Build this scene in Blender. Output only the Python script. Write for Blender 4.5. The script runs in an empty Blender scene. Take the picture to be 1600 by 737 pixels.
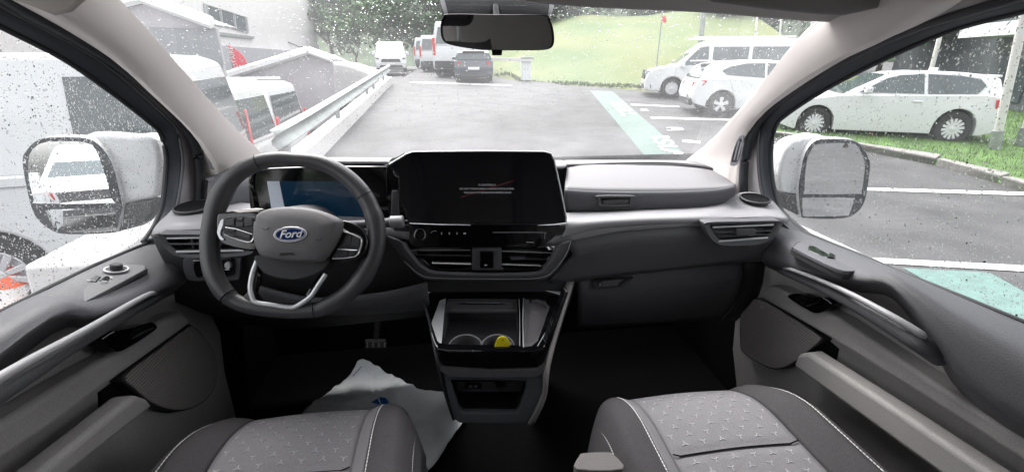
import bpy, bmesh, math, random
from math import sin, cos, radians, pi, sqrt, atan2, tan
from mathutils import Vector, Matrix, noise
random.seed(7)
SC = bpy.context.scene
COL = SC.collection
V = Vector
# ---------------------------------------------------------------- camera
CAMP = V((-0.11, 0.0, 1.72)); PITCH = radians(21.3); YAW = radians(7.6); F = 700.0
cd = bpy.data.cameras.new('camera'); cam = bpy.data.objects.new('camera', cd); COL.objects.link(cam)
cd.sensor_width = 36; cd.lens = 36 * F / 1600; cd.clip_start = 0.01; cd.clip_end = 900
cam.location = CAMP; cam.rotation_euler = (pi / 2 - PITCH, 0, -YAW); SC.camera = cam
# ---------------------------------------------------------------- sky and light
W = bpy.data.worlds.new('World'); SC.world = W; W.use_nodes = True
wn = W.node_tree.nodes; wl = W.node_tree.links; wn.clear()
sky = wn.new('ShaderNodeTexSky'); sky.sky_type = 'NISHITA'; sky.sun_disc = False
SUN_EL, SUN_AZ = radians(56), radians(-20)
sky.sun_elevation = SUN_EL; sky.sun_rotation = SUN_AZ; sky.air_density = 1.6; sky.dust_density = 4.0; sky.ozone_density = 1.0
hs = wn.new('ShaderNodeHueSaturation'); hs.inputs['Saturation'].default_value = 0.12
bg = wn.new('ShaderNodeBackground'); bg.inputs['Strength'].default_value = 0.15
wo = wn.new('ShaderNodeOutputWorld')
wl.new(sky.outputs[0], hs.inputs['Color']); wl.new(hs.outputs[0], bg.inputs[0]); wl.new(bg.outputs[0], wo.inputs[0])
sd = bpy.data.lights.new('sun', 'SUN'); sd.energy = .7; sd.angle = radians(40); sd.color = (1, .97, .93)
sun = bpy.data.objects.new('sun', sd); COL.objects.link(sun)
sdir = V((sin(SUN_AZ) * cos(SUN_EL), cos(SUN_AZ) * cos(SUN_EL), sin(SUN_EL)))
sun.rotation_euler = sdir.to_track_quat('Z', 'Y').to_euler(); sun.location = (0, 0, 30)
SC.view_settings.view_transform = 'Standard'; SC.view_settings.look = 'None'
SC.view_settings.exposure = 2.15; SC.view_settings.gamma = 1.0
SC.render.engine = 'CYCLES'
cy = SC.cycles
cy.use_denoising = True; cy.max_bounces = 10; cy.diffuse_bounces = 5; cy.glossy_bounces = 4
cy.transmission_bounces = 8; cy.transparent_max_bounces = 16; cy.sample_clamp_indirect = 6
# ---------------------------------------------------------------- rays through the lens: used to read sizes off the photograph
FW = V((sin(YAW) * cos(PITCH), cos(YAW) * cos(PITCH), -sin(PITCH)))
RT = V((cos(YAW), -sin(YAW), 0)); UP = RT.cross(FW)
def ray(px, py): return FW + RT * ((px - 800) / F) + UP * ((368.5 - py) / F)
def X(px, py, v): d = ray(px, py); return CAMP + d * ((v - CAMP.x) / d.x)
def Y(px, py, v): d = ray(px, py); return CAMP + d * ((v - CAMP.y) / d.y)
def Z(px, py, v): d = ray(px, py); return CAMP + d * ((v - CAMP.z) / d.z)
def PL(px, py, p, n): d = ray(px, py); return CAMP + d * ((V(p) - CAMP).dot(n) / d.dot(n))
def on(pts, f, v): return [f(a, b, v) for a, b in pts]
BREAKS = [(-400, 0), (5, 0), (22, .765), (60, 1.525), (400, 1.525)]
BLEFT = [(-400, .1), (2.5, .05), (4, -.1), (9, -.6), (20, -.6), (26, .7), (60, 1.0), (400, 1.0)]
def lerpb(B, y):
    for (a, za), (b, zb) in zip(B, B[1:]):
        if y <= b: return za + (zb - za) * (y - a) / (b - a)
    return B[-1][1]
def g(x, y): return lerpb(BREAKS, y) if x > -2.95 else lerpb(BLEFT, y)
def GR(px, py, dz=0.0):
    d = ray(px, py); t = .5
    while t < 400:
        p = CAMP + d * t
        if p.z <= g(p.x, p.y) + dz:
            lo, hi = t - .25 - t * .01, t
            for _ in range(25):
                m = (lo + hi) / 2; p = CAMP + d * m
                if p.z <= g(p.x, p.y) + dz: hi = m
                else: lo = m
            return p
        t += .25 + t * .01
    return CAMP + d * 100
# ---------------------------------------------------------------- materials
MATS = {}
def mat(name, col, rough=.5, metal=0, spec=.5, bump=0, bscale=300, var=0, vscale=8, col2=None, coat=0, emit=0, weave=0):
    if name in MATS: return MATS[name]
    m = bpy.data.materials.new(name); m.use_nodes = True; nt = m.node_tree; N = nt.nodes; L = nt.links
    b = N['Principled BSDF']; b.inputs['Base Color'].default_value = (*col, 1)
    b.inputs['Roughness'].default_value = rough; b.inputs['Metallic'].default_value = metal
    b.inputs['Specular IOR Level'].default_value = spec; b.inputs['Coat Weight'].default_value = coat
    b.inputs['Coat Roughness'].default_value = .04
    if emit: b.inputs['Emission Color'].default_value = (*col, 1); b.inputs['Emission Strength'].default_value = emit
    tc = N.new('ShaderNodeTexCoord')
    if var or col2:
        n = N.new('ShaderNodeTexNoise'); n.inputs['Scale'].default_value = vscale; n.inputs['Detail'].default_value = 6
        L.new(tc.outputs['Object'], n.inputs['Vector'])
        r = N.new('ShaderNodeValToRGB'); r.color_ramp.elements[0].position = .3; r.color_ramp.elements[1].position = .7
        c2 = col2 if col2 else tuple(min(1, c * (1 + var)) for c in col); c1 = col if col2 else tuple(c * (1 - var) for c in col)
        r.color_ramp.elements[0].color = (*c1, 1); r.color_ramp.elements[1].color = (*c2, 1)
        L.new(n.outputs[0], r.inputs[0]); L.new(r.outputs[0], b.inputs['Base Color'])
    if bump:
        n = N.new('ShaderNodeTexNoise'); n.inputs['Scale'].default_value = bscale; n.inputs['Detail'].default_value = 3
        L.new(tc.outputs['Object'], n.inputs['Vector'])
        bp = N.new('ShaderNodeBump'); bp.inputs['Strength'].default_value = bump; bp.inputs['Distance'].default_value = .002
        L.new(n.outputs[0], bp.inputs['Height']); L.new(bp.outputs[0], b.inputs['Normal'])
        if weave:
            w = N.new('ShaderNodeTexWave'); w.inputs['Scale'].default_value = weave; L.new(tc.outputs['Object'], w.inputs['Vector'])
            mm = N.new('ShaderNodeMix'); mm.data_type = 'RGBA'; mm.inputs[6].default_value = (*[c * .62 for c in col], 1); mm.inputs[7].default_value = (*[c * 1.25 for c in col], 1)
            L.new(w.outputs[1], mm.inputs[0]); L.new(mm.outputs[2], b.inputs['Base Color']); w.bands_direction = 'Z'; w.inputs['Distortion'].default_value = .4
            ad = N.new('ShaderNodeMath'); ad.operation = 'ADD'; L.new(n.outputs[0], ad.inputs[0]); L.new(w.outputs[1], ad.inputs[1])
            L.new(ad.outputs[0], bp.inputs['Height'])
    MATS[name] = m; return m
def glassmat(name, film=.0, tint=(1, 1, 1), smear=0):
    m = bpy.data.materials.new(name); m.use_nodes = True; nt = m.node_tree; N = nt.nodes; L = nt.links; N.clear()
    o = N.new('ShaderNodeOutputMaterial'); t = N.new('ShaderNodeBsdfTransparent'); t.inputs[0].default_value = (*tint, 1)
    gl = N.new('ShaderNodeBsdfGlossy'); gl.inputs['Roughness'].default_value = .02
    lw_ = N.new('ShaderNodeLayerWeight'); lw_.inputs['Blend'].default_value = .5
    pw = N.new('ShaderNodeMath'); pw.operation = 'POWER'; pw.inputs[1].default_value = 5; L.new(lw_.outputs['Facing'], pw.inputs[0])
    fr = N.new('ShaderNodeMath'); fr.operation = 'MULTIPLY_ADD'; fr.inputs[1].default_value = .6; fr.inputs[2].default_value = .03; L.new(pw.outputs[0], fr.inputs[0])
    mx = N.new('ShaderNodeMixShader'); L.new(fr.outputs[0], mx.inputs[0]); L.new(t.outputs[0], mx.inputs[1]); L.new(gl.outputs[0], mx.inputs[2])
    last = mx
    if film:
        tr = N.new('ShaderNodeBsdfTranslucent'); tr.inputs[0].default_value = (.95, .96, 1, 1)
        m2 = N.new('ShaderNodeMixShader'); L.new(mx.outputs[0], m2.inputs[1]); L.new(tr.outputs[0], m2.inputs[2])
        tc = N.new('ShaderNodeTexCoord'); n = N.new('ShaderNodeTexNoise'); n.inputs['Scale'].default_value = 4; n.inputs['Detail'].default_value = 4
        L.new(tc.outputs['Object'], n.inputs['Vector'])
        mr = N.new('ShaderNodeMapRange'); mr.inputs['From Min'].default_value = .3; mr.inputs['From Max'].default_value = .7
        mr.inputs['To Min'].default_value = film * .5; mr.inputs['To Max'].default_value = film * 1.5
        L.new(n.outputs[0], mr.inputs[0]); L.new(mr.outputs[0], m2.inputs[0]); last = m2
    L.new(last.outputs[0], o.inputs[0]); MATS[name] = m; return m
def watermat():
    m = bpy.data.materials.new('raindrop water'); m.use_nodes = True; N = m.node_tree.nodes; L = m.node_tree.links; N.clear()
    o = N.new('ShaderNodeOutputMaterial'); gb = N.new('ShaderNodeBsdfGlass'); gb.inputs['IOR'].default_value = 1.33; gb.inputs['Roughness'].default_value = 0.02
    L.new(gb.outputs[0], o.inputs[0]); return m
WATER = watermat()
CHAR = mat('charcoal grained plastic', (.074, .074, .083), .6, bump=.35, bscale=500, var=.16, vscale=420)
CHARD = mat('black grained plastic', (.024, .024, .027), .6, bump=.3, bscale=500)
DASHT = mat('slate grey soft plastic', (.135, .131, .14), .55, bump=.35, bscale=450, var=.10, vscale=420)
LEDGE = mat('satin silver grey plastic', (.235, .232, .245), .42, bump=.1, bscale=600, var=.06, vscale=420)
TAUPE = mat('taupe grained door plastic', (.335, .32, .318), .56, bump=.35, bscale=450, var=.14, vscale=420)
TAUPE2 = mat('taupe speaker mesh plastic', (.30, .275, .27), .7, bump=.6, bscale=350)
GLOSS = mat('piano black', (.004, .004, .005), .06, spec=.6)
SCRN = mat('screen glass black', (.003, .003, .005), .07, spec=.5)
CHROME = mat('brushed chrome', (.82, .82, .84), .22, .5)
SILV = mat('satin silver trim', (.66, .67, .69), .3, .35)
PILLAR = mat('warm pale headliner fabric', (.74, .69, .665), .85, bump=.3, bscale=700)
PILG = mat('grey pillar plastic', (.36, .36, .38), .6, bump=.2, bscale=500)
ROOFM = mat('headliner grey', (.36, .34, .33), .9, bump=.3, bscale=600)
RUBB = mat('black rubber seal', (.012, .014, .018), .5)
RUBG = mat('dark door frame trim', (.03, .035, .045), .45)
LEATH = mat('dark stitched leather', (.048, .048, .052), .36, bump=.35, bscale=420)
HUB = mat('grey airbag plastic', (.12, .116, .121), .55, bump=.3, bscale=600)
WHITEP = mat('white car paint', (.6, .61, .62), .25, coat=.6)
FABC = mat('light grey quilted fabric', (.19, .184, .196), .95, bump=.8, bscale=900, spec=.2, var=.2, vscale=480)
FABS = mat('dark grey woven fabric', (.062, .059, .063), .95, bump=.8, bscale=900, spec=.2, var=.2, vscale=480)
FABI = mat('mid grey fabric insert', (.17, .165, .175), .95, bump=.6, bscale=900, spec=.2)
THREAD = mat('white thread', (.7, .7, .7), .8)
MARKT = mat('pale embroidery thread', (.34, .335, .355), .8)
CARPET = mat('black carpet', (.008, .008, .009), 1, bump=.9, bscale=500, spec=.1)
MIRR = mat('mirror silver', (.9, .92, .93), .01, 1)
DARKG = mat('dark tinted car glass', (.05, .065, .07), .06, spec=.8)
TYRE = mat('tyre rubber', (.02, .02, .02), .8)
RIM = mat('alloy wheel', (.6, .6, .62), .35, .25)
REDL = mat('red tail light', (.55, .03, .03), .2)
PLATE = mat('plate white', (.75, .75, .7), .4)
BLKP = mat('black bumper plastic', (.03, .03, .033), .5)
# ---------------------------------------------------------------- objects
def tag(o, label=None, cat=None, group=None, kind=None):
    if label: o['label'] = label
    if cat: o['category'] = cat
    if group: o['group'] = group
    if kind: o['kind'] = kind
    return o
def empty(name, loc, label=None, cat=None, group=None, rot=0):
    o = bpy.data.objects.new(name, None); COL.objects.link(o); o.location = loc; o.rotation_euler[2] = rot; o.empty_display_size = .1
    return tag(o, label, cat, group)
def link(name, me, m, parent=None, bev=0, smooth=True, ang=40, seg=3, sub=0):
    o = bpy.data.objects.new(name, me); COL.objects.link(o)
    if m and not me.materials: me.materials.append(m)
    if smooth:
        for p in me.polygons: p.use_smooth = True
        if not sub: me.set_sharp_from_angle(angle=radians(ang))
    if bev:
        b = o.modifiers.new('bevel', 'BEVEL'); b.width = bev; b.segments = seg; b.limit_method = 'ANGLE'; b.angle_limit = radians(35)
        b.use_clamp_overlap = True; b.harden_normals = False
        if smooth:
            for p in me.polygons: p.use_smooth = True
    if sub:
        s = o.modifiers.new('sub', 'SUBSURF'); s.levels = s.render_levels = sub
    if parent is not None:
        o.parent = parent
        if parent.type == 'EMPTY' or parent.location.length > 0 or True:
            o.matrix_parent_inverse = world_mat(parent).inverted()
    return o
def world_mat(o):
    m = Matrix.Translation(o.location) @ o.rotation_euler.to_matrix().to_4x4()
    if o.parent: m = world_mat(o.parent) @ o.matrix_parent_inverse @ m
    return m
def mesh(vs, fs, fix=True):
    me = bpy.data.meshes.new('m'); me.from_pydata([tuple(v) for v in vs], [], fs); me.validate()
    if fix:
        bm = bmesh.new(); bm.from_mesh(me); bmesh.ops.recalc_face_normals(bm, faces=bm.faces); bm.to_mesh(me); bm.free()
    return me
class MB:
    def __init__(s): s.v = []; s.f = []
    def add(s, vs, fs):
        k = len(s.v); s.v += [V(a) for a in vs]; s.f += [tuple(i + k for i in f) for f in fs]; return s
    def prism(s, pts, d):
        n = len(pts); d = V(d); vs = [V(p) for p in pts] + [V(p) + d for p in pts]
        fs = [tuple(range(n))[::-1], tuple(range(n, 2 * n))] + [(i, (i + 1) % n, n + (i + 1) % n, n + i) for i in range(n)]
        return s.add(vs, fs)
    def ring(s, a, b, d):
        n = len(a); d = V(d); vs = list(map(V, a)) + list(map(V, b)) + [V(p) + d for p in a] + [V(p) + d for p in b]; fs = []
        for i in range(n):
            j = (i + 1) % n
            fs += [(i, j, n + j, n + i), (2 * n + i, 2 * n + j, 3 * n + j, 3 * n + i), (i, j, 2 * n + j, 2 * n + i), (n + i, n + j, 3 * n + j, 3 * n + i)]
        return s.add(vs, fs)
    def box(s, lo, hi, m=None):
        (a, b, c), (d, e, f) = lo, hi
        vs = [V(p) for p in ((a, b, c), (d, b, c), (d, e, c), (a, e, c), (a, b, f), (d, b, f), (d, e, f), (a, e, f))]
        if m: vs = [m @ v for v in vs]
        return s.add(vs, [(0, 3, 2, 1), (4, 5, 6, 7), (0, 1, 5, 4), (1, 2, 6, 5), (2, 3, 7, 6), (3, 0, 4, 7)])
    def tube(s, pts, r, closed=False, seg=8, up=(0, 0, 1), r2=None):
        pts = [V(p) for p in pts]; n = len(pts); vs = []; fs = []; up = V(up)
        for i, p in enumerate(pts):
            a = pts[(i - 1) % n] if (closed or i) else p; b = pts[(i + 1) % n] if (closed or i < n - 1) else p
            t = (b - a).normalized(); s1 = t.cross(up)
            if s1.length < 1e-3: s1 = t.cross(V((1, 0, 0)))
            s1.normalize(); s2 = s1.cross(t); rr = r[i] if isinstance(r, (list, tuple)) else r
            q = rr if r2 is None else r2
            for k in range(seg):
                an = 2 * pi * k / seg + pi / seg; vs.append(p + s1 * cos(an) * rr + s2 * sin(an) * q)
        for i in range(n if closed else n - 1):
            for k in range(seg):
                j = (i + 1) % n; l = (k + 1) % seg; fs.append((i * seg + k, i * seg + l, j * seg + l, j * seg + k))
        if not closed: fs += [tuple(range(seg))[::-1], tuple((n - 1) * seg + k for k in range(seg))]
        return s.add(vs, fs)
    def lathe(s, prof, c, ax=(0, 0, 1), seg=24, caps=False):
        ax = V(ax).normalized(); u = ax.orthogonal().normalized(); w = ax.cross(u); c = V(c); vs = []; fs = []; n = len(prof)
        for r, h in prof:
            for k in range(seg):
                a = 2 * pi * k / seg; vs.append(c + ax * h + (u * cos(a) + w * sin(a)) * r)
        for i in range(n - 1):
            for k in range(seg):
                l = (k + 1) % seg; fs.append((i * seg + k, i * seg + l, (i + 1) * seg + l, (i + 1) * seg + k))
        if caps and prof[0][0] > 0: fs.append(tuple(range(seg))[::-1])
        if caps and prof[-1][0] > 0: fs.append(tuple((n - 1) * seg + k for k in range(seg)))
        return s.add(vs, fs)
    def grid(s, rows):
        m = len(rows[0]); vs = [p for r in rows for p in r]; fs = []
        for i in range(len(rows) - 1):
            for j in range(m - 1): fs.append((i * m + j, i * m + j + 1, (i + 1) * m + j + 1, (i + 1) * m + j))
        return s.add(vs, fs)
    def me(s, fix=True): return mesh(s.v, s.f, fix)
    def build(s, name, m, parent=None, **k): return link(name, s.me(), m, parent, **k)
def cr(pts, n=6, closed=False):
    pts = [V(p) for p in pts]; N = len(pts); out = []
    for i in range(N if closed else N - 1):
        if closed: p0, p1, p2, p3 = pts[i - 1], pts[i], pts[(i + 1) % N], pts[(i + 2) % N]
        else: p0, p1, p2, p3 = pts[max(0, i - 1)], pts[i], pts[i + 1], pts[min(N - 1, i + 2)]
        for k in range(n):
            t = k / n
            out.append(.5 * ((2 * p1) + (p2 - p0) * t + (2 * p0 - 5 * p1 + 4 * p2 - p3) * t * t + (3 * p1 - p0 - 3 * p2 + p3) * t ** 3))
    if not closed: out.append(pts[-1])
    return out
def c2(pts, n=5, closed=True): return [(p.x, p.y) for p in cr([(a, b, 0) for a, b in pts], n, closed)]
def sheet(name, rows, m, parent=None, thick=.012, n=5, mrow=3, sub=0, inward=None):
    """a moulded skin through rows of 3-D points, smoothed and given thickness"""
    R = [cr(r, n) for r in rows]
    if mrow > 1:
        cols = [cr([R[i][j] for i in range(len(R))], mrow) for j in range(len(R[0]))]
        R = [[c[i] for c in cols] for i in range(len(cols[0]))]
    b = MB().grid(R); me = b.me(False); o = link(name, me, m, parent, ang=60)
    if thick:
        s = o.modifiers.new('thick', 'SOLIDIFY'); s.thickness = thick; s.offset = 0
    return o
def txt(name, s, m, size, p, right, up, parent=None, ext=.0004, shear=0, align='CENTER', bold=0):
    cu = bpy.data.curves.new('t', 'FONT'); cu.body = s; cu.size = size; cu.extrude = ext; cu.shear = shear; cu.align_x = align; cu.align_y = 'CENTER'; cu.offset = bold; cu.resolution_u = 3
    o = bpy.data.objects.new('t', cu); COL.objects.link(o); dg = bpy.context.evaluated_depsgraph_get()
    me = bpy.data.meshes.new_from_object(o.evaluated_get(dg)); bpy.data.objects.remove(o)
    right = V(right).normalized(); n = right.cross(V(up)).normalized(); up = n.cross(right)
    M = Matrix((right, up, n)).transposed().to_4x4(); M.translation = V(p); me.transform(M)
    me.materials.clear(); return link(name, me, m, parent, smooth=False)
def copy_tree(o, parent=None):
    c = o.copy(); COL.objects.link(c); c.parent = parent
    if parent is not None: c.matrix_parent_inverse = o.matrix_parent_inverse.copy()
    for ch in o.children: copy_tree(ch, c)
    return c
def inpoly(x, y, P):
    r = False; n = len(P)
    for i in range(n):
        x1, y1 = P[i]; x2, y2 = P[i - 1]
        if (y1 > y) != (y2 > y) and x < (x2 - x1) * (y - y1) / (y2 - y1) + x1: r = not r
    return r
def drops(name, outline, out_n, count, parent, rmin=.0008, rmax=.0035, run=(0, 0, -1), label=None):
    """water drops standing on the outer face of a pane"""
    out_n = V(out_n).normalized(); o = outline[0]; run = V(run); v = (run - out_n * run.dot(out_n)).normalized(); u = v.cross(out_n)
    P2 = [((p - o).dot(u), (p - o).dot(v)) for p in outline]
    xs = [p[0] for p in P2]; ys = [p[1] for p in P2]; b = MB(); k = 0
    while k < count:
        x = random.uniform(min(xs), max(xs)); y = random.uniform(min(ys), max(ys))
        if not inpoly(x, y, P2): continue
        if noise.noise(V((x * 5, y * 5, 3.3))) < random.uniform(-.9, .25) - .2: continue
        k += 1; r = rmin + (rmax - rmin) * random.random() ** 2.6
        el = random.uniform(.9, 1.6); c = o + u * x + v * y + out_n * .0012; h = r * random.uniform(.14, .32); ja = [random.uniform(.8, 1.2) for _ in range(7)]
        sg = 7; vs = []; 
        for (rr, hh) in ((1, 0), (.82, .6), (.42, .93)):
            for q in range(sg):
                a = 2 * pi * q / sg; vs.append(c + (u * cos(a) + v * sin(a) * el) * r * rr * ja[q] + out_n * h * hh)
        vs.append(c + out_n * h); fs = [tuple(range(sg))[::-1]]
        for i in range(2):
            for q in range(sg): l = (q + 1) % sg; fs.append((i * sg + q, i * sg + l, (i + 1) * sg + l, (i + 1) * sg + q))
        for q in range(sg): fs.append((2 * sg + q, 2 * sg + (q + 1) % sg, 3 * sg))
        b.add(vs, fs)
    ob = link(name, mesh(b.v, b.f, True), WATER, parent, ang=75); ob['kind'] = 'stuff'
    if label: ob['label'] = label
    return ob
# ================================================================ THE CABIN SHELL
WSP = Y(760, 249, 1.62); WSN = V((0, -(1.84 - WSP.z), 1.62 - 1.0)); WSN = V((0, 1.84 - WSP.z, .62)).normalized()   # outward normal of the windscreen
def WS(px, py, off=0): return PL(px, py, WSP + WSN * off, WSN)
wsL = [(165, -12), (235, 62), (300, 135), (355, 195), (402, 240), (425, 262)]
wsR = [(1300, 20), (1245, 72), (1180, 150), (1120, 215), (1080, 249), (1060, 262)]
wsTop = [(1300, 20), (1100, 8), (870, -8), (680, -22), (165, -40)]
ws_out = [WS(*p) for p in [(155, -20)] + wsL[1:] + wsR[::-1] + wsTop[1:]]
ws = MB().prism([p + WSN * .001 for p in ws_out], WSN * -.0015)
wso = MB().grid([[p for p in ws_out[:6]], [p for p in ws_out[6:12][::-1]]])
GLW = glassmat('wet windscreen glass', film=.042); GLS = glassmat('wet side glass', film=.04)
def pane(pts, n):
    b = MB().add(pts, [tuple(range(len(pts)))]); return b
windscreen = pane(ws_out, WSN).build('windscreen', GLW, None, smooth=False)
tag(windscreen, 'wide rain speckled windscreen looking out over the ramp and parked cars', 'windscreen')
drops('raindrops', [WS(*p) for p in [(175, 2), (300, 135), (400, 238), (560, 262), (1060, 262), (1180, 150), (1290, 30), (870, -5), (500, -10)]], WSN, 12500, windscreen, .0005, .0020)
# black edge line round the glass
MB().tube([WS(a, b, -.004) for a, b in c2([(160, -20)] + wsL, 5, False)], .0035, seg=6).build('glass_edge_seal', RUBB, windscreen)
MB().tube([WS(a, b, -.004) for a, b in c2(wsR, 5, False)], .0035, seg=6).build('glass_edge_seal', RUBB, windscreen)
MB().tube([WS(a, b, -.004) for a, b in [(425, 252), (600, 250), (800, 250), (1060, 251)]], .004, seg=6).build('glass_edge_seal', RUBB, windscreen)
# roof
rz = 1.93
b = MB()
hd = [WS(a, b_, -.012) for a, b_ in [(-60, -80), (165, -42), (680, -24), (870, 2), (1100, 14), (1295, 29), (1420, 20)]]
rows = [hd, [V((p.x * 1.03, p.y - .05, p.z + .025)) for p in hd], [V((p.x * 1.05, p.y - .28, rz)) for p in hd], [V((p.x * 1.05, .1, rz + .03)) for p in hd], [V((p.x * 1.05, -1.4, rz + .02)) for p in hd]]
roof = sheet('roof_lining', rows, ROOFM, None, .02, 4, 3); roof['kind'] = 'structure'
o = MB().box((-1.0, -1.42, .5), (1.0, -1.38, 1.97)).build('rear_wall', mat('grey cabin wall', (.46, .43, .41), .8)); o['kind'] = 'structure'
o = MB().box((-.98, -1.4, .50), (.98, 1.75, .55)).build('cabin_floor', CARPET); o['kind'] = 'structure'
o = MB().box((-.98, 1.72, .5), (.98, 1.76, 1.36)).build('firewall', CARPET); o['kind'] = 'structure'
# outer body (white): seen in the door mirrors
for s, lb in ((-1, 'white outer side of the van behind the driver door'), (1, 'white outer side of the van behind the passenger door')):
    b = MB().box((s * 1.0 - .015, -3.6, .45), (s * 1.0 + .015, .05, 1.2)).box((s * .96 - .03, -3.6, 1.84), (s * .96 + .03, .05, 2.0))
    for ya, yb_ in ((-.10, .05), (-1.42, -1.28), (-3.6, -2.7)): b.box((s * .962 - .028, ya, 1.2), (s * .962 + .028, yb_, 1.84))
    tag(b.build('van_body_side', WHITEP, None, bev=.012), lb, 'van body')
# cabin side walls behind the doors
for s in (-1, 1):
    w_ = MB().box((s * .905 - .01, -1.4, .5), (s * .905 + .01, .02, 1.22)).box((s * .90 - .01, -1.4, 1.82), (s * .90 + .01, .02, 1.97)).box((s * .905 - .012, -.12, 1.22), (s * .905 + .012, .02, 1.82))
    o = w_.build('side_wall', mat('grey cabin wall', (.46, .43, .41), .8)); o['kind'] = 'structure'
    o = MB().box((s * .945 - .003, -1.28, 1.21), (s * .945 + .003, -.10, 1.83)).build('added_side_window', mat('rear privacy', (.5, .5, .5)) and GLS, None, smooth=False)  # unseen window opening, added so more daylight reaches doors and seats
    tag(o, 'rear side window added for light behind the ' + ('driver' if s < 0 else 'passenger') + ' door, outside the picture', 'window')
# ---------------------------------------------------------------- A-pillars
def XW(px, py, s): return X(px, py, s)
def pillar(name, wse, mids, doe, label, s):
    t = empty(name, (s * .8, 1.3, 1.4), label, 'pillar trim', 'front pillar trims')
    w = [WS(a, b, -.008) for a, b in wse]; n = len(w)
    w0 = [p + WSN * .006 + V((-s * .0, 0, 0)) for p in w]
    m1 = [PL(a, b, (w[i] * .45 + X(*doe[i], s * .835) * .55) + V((-s * .035, -.035, .0)), V((s * -.5, -.8, .1)).normalized()) for i, (a, b) in enumerate(mids)]
    d = [X(a, b, s * .845) for a, b in doe]
    q = [(d[i] * .7 + m1[i] * .3) for i in range(n)]
    sheet('pillar_cover', [w0, w, m1, q, d, [p + V((s * .03, .02, 0)) for p in d]], PILLAR, t, .006, 4, 3)
    return t
pl_wse = [(95, -80), (168, -8), (235, 62), (300, 135), (355, 195), (402, 240), (428, 266)]
pl_mid = [(20, -60), (95, 18), (180, 80), (248, 150), (312, 215), (345, 262), (372, 300)]
pl_doe = [(-60, -40), (15, -2), (110, 50), (195, 104), (265, 160), (312, 230), (326, 322)]
tl = pillar('pillar_trim', pl_wse, pl_mid, pl_doe, 'pale pillar cover behind the steering wheel with small ribbed air grille', -1)
pr_wse = [(1400, -60), (1300, 22), (1245, 72), (1180, 150), (1120, 215), (1080, 249), (1058, 268)]
pr_mid = [(1460, -10), (1370, 58), (1290, 100), (1215, 150), (1165, 200), (1138, 250), (1110, 292)]
pr_doe = [(1560, -20), (1440, 36), (1340, 80), (1245, 138), (1190, 182), (1158, 245), (1152, 322)]
trr = pillar('pillar_trim', pr_wse, pr_mid, pr_doe, 'pale pillar cover beside the passenger storage box', 1)
def pillarvent(par, outl, s, ribs):
    n = V((-s * .62, -.78, 0)).normalized(); c = X(*outl[0], s * .825) + n * .012
    pts = [PL(a, b, c, n) for a, b in c2(outl, 4)]
    ctr = sum(pts, V((0, 0, 0))) / len(pts)
    v = MB().ring(pts, [ctr + (p - ctr) * .78 for p in pts], n * .006).build('pillar_vent', PILG, par, bev=.001, seg=2)
    MB().prism([ctr + (p - ctr) * .8 - n * .002 for p in pts], n * .003).build('vent_well', mat('grey recess', (.14, .13, .14), .6), v)
    for r in ribs:
        a, b = PL(*r[0], c + n * .004, n), PL(*r[1], c + n * .004, n)
        MB().tube([a, (a + b) / 2 + n * .001, b], .0028, seg=6).build('slat', PILG, v)
pillarvent(tl, [(314, 214), (322, 210), (332, 222), (342, 252), (340, 262), (330, 264), (324, 250)], -1, [((320, 220), (330, 258)), ((326, 218), (336, 256))])
pillarvent(trr, [(1156, 212), (1162, 214), (1160, 235), (1153, 256), (1142, 258), (1142, 250), (1148, 228)], 1, [((1155, 220), (1147, 250)), ((1159, 222), (1152, 250))])
# sun visors and headliner corners
sv = [Y(a, b, .9) for a, b in [(1095, -60), (1420, -60), (1412, 2), (1380, 14), (1320, 27), (1285, 26), (1200, 18), (1110, 6)]]
tag(MB().prism(sv, (0, .02, .012)).build('sun_visor', mat('grey visor vinyl', (.24, .23, .225), .7, bump=.2), None, bev=.008), 'grey sun visor folded up above the passenger side', 'sun visor', 'sun visors')
sv = [Y(a, b, .9) for a, b in [(-80, -120), (230, -120), (215, -40), (140, -4), (110, 22), (85, 28), (40, 10), (-80, -30)]]
tag(MB().prism(sv, (0, .02, .012)).build('sun_visor', mat('beige visor vinyl', (.40, .36, .34), .8, bump=.2), None, bev=.008), 'beige sun visor corner at the top of the driver window', 'sun visor', 'sun visors')
# side rails of the headliner, above the doors
def rail(px, s, lb):
    d = [X(a, b, s * .84) for a, b in px]
    rows = [d, [p + V((-s * .05, 0, .035)) for p in d], [p + V((-s * .12, 0, .09)) for p in d], [V((s * .6, p.y, 1.95)) for p in d]]
    o = sheet('headliner_rail', rows, ROOFM, None, .008, 4, 3); tag(o, lb, 'roof rail trim')
rail([(15, -2), (-60, -42), (-300, -160), (-900, -450), (-2600, -1250)][::-1], -1, 'pale roof side rail above the driver window')
rail([(1340, 80), (1440, 36), (1520, 8), (1640, -25), (1900, -90), (3200, -420)], 1, 'pale roof side rail above the passenger window')
# ---------------------------------------------------------------- interior mirror
cT = Y(777, 52, .98)
nM = ((CAMP - cT).normalized() + (V((-.20, -1, -.10))).normalized()).normalized()
rm = empty('rear_view_mirror', cT, 'black framed rear view mirror hanging at the top of the windscreen', 'mirror')
out = c2([(690, 60), (688, 40), (692, 27), (702, 22), (775, 23), (850, 24), (860, 32), (865, 48), (866, 66), (860, 76), (840, 79), (777, 79), (740, 77), (702, 70)], 4)
op = [PL(a, b, cT, nM) for a, b in out]; cc = sum(op, V((0, 0, 0))) / len(op)
MB().prism([cc + (p - cc) * 1.0 for p in op], -nM * .022).build('mirror_frame', GLOSS, rm, bev=.004)
MB().prism([cc + (p - cc) * .955 + nM * .0008 for p in op], nM * .001).build('mirror_glass', mat('auto dimming mirror', (.55, .56, .58), .02, 1), rm, smooth=False)
o = [PL(a, b, cT - nM * .01, nM) for a, b in [(768, 78), (785, 78), (784, 87), (769, 87)]]
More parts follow.
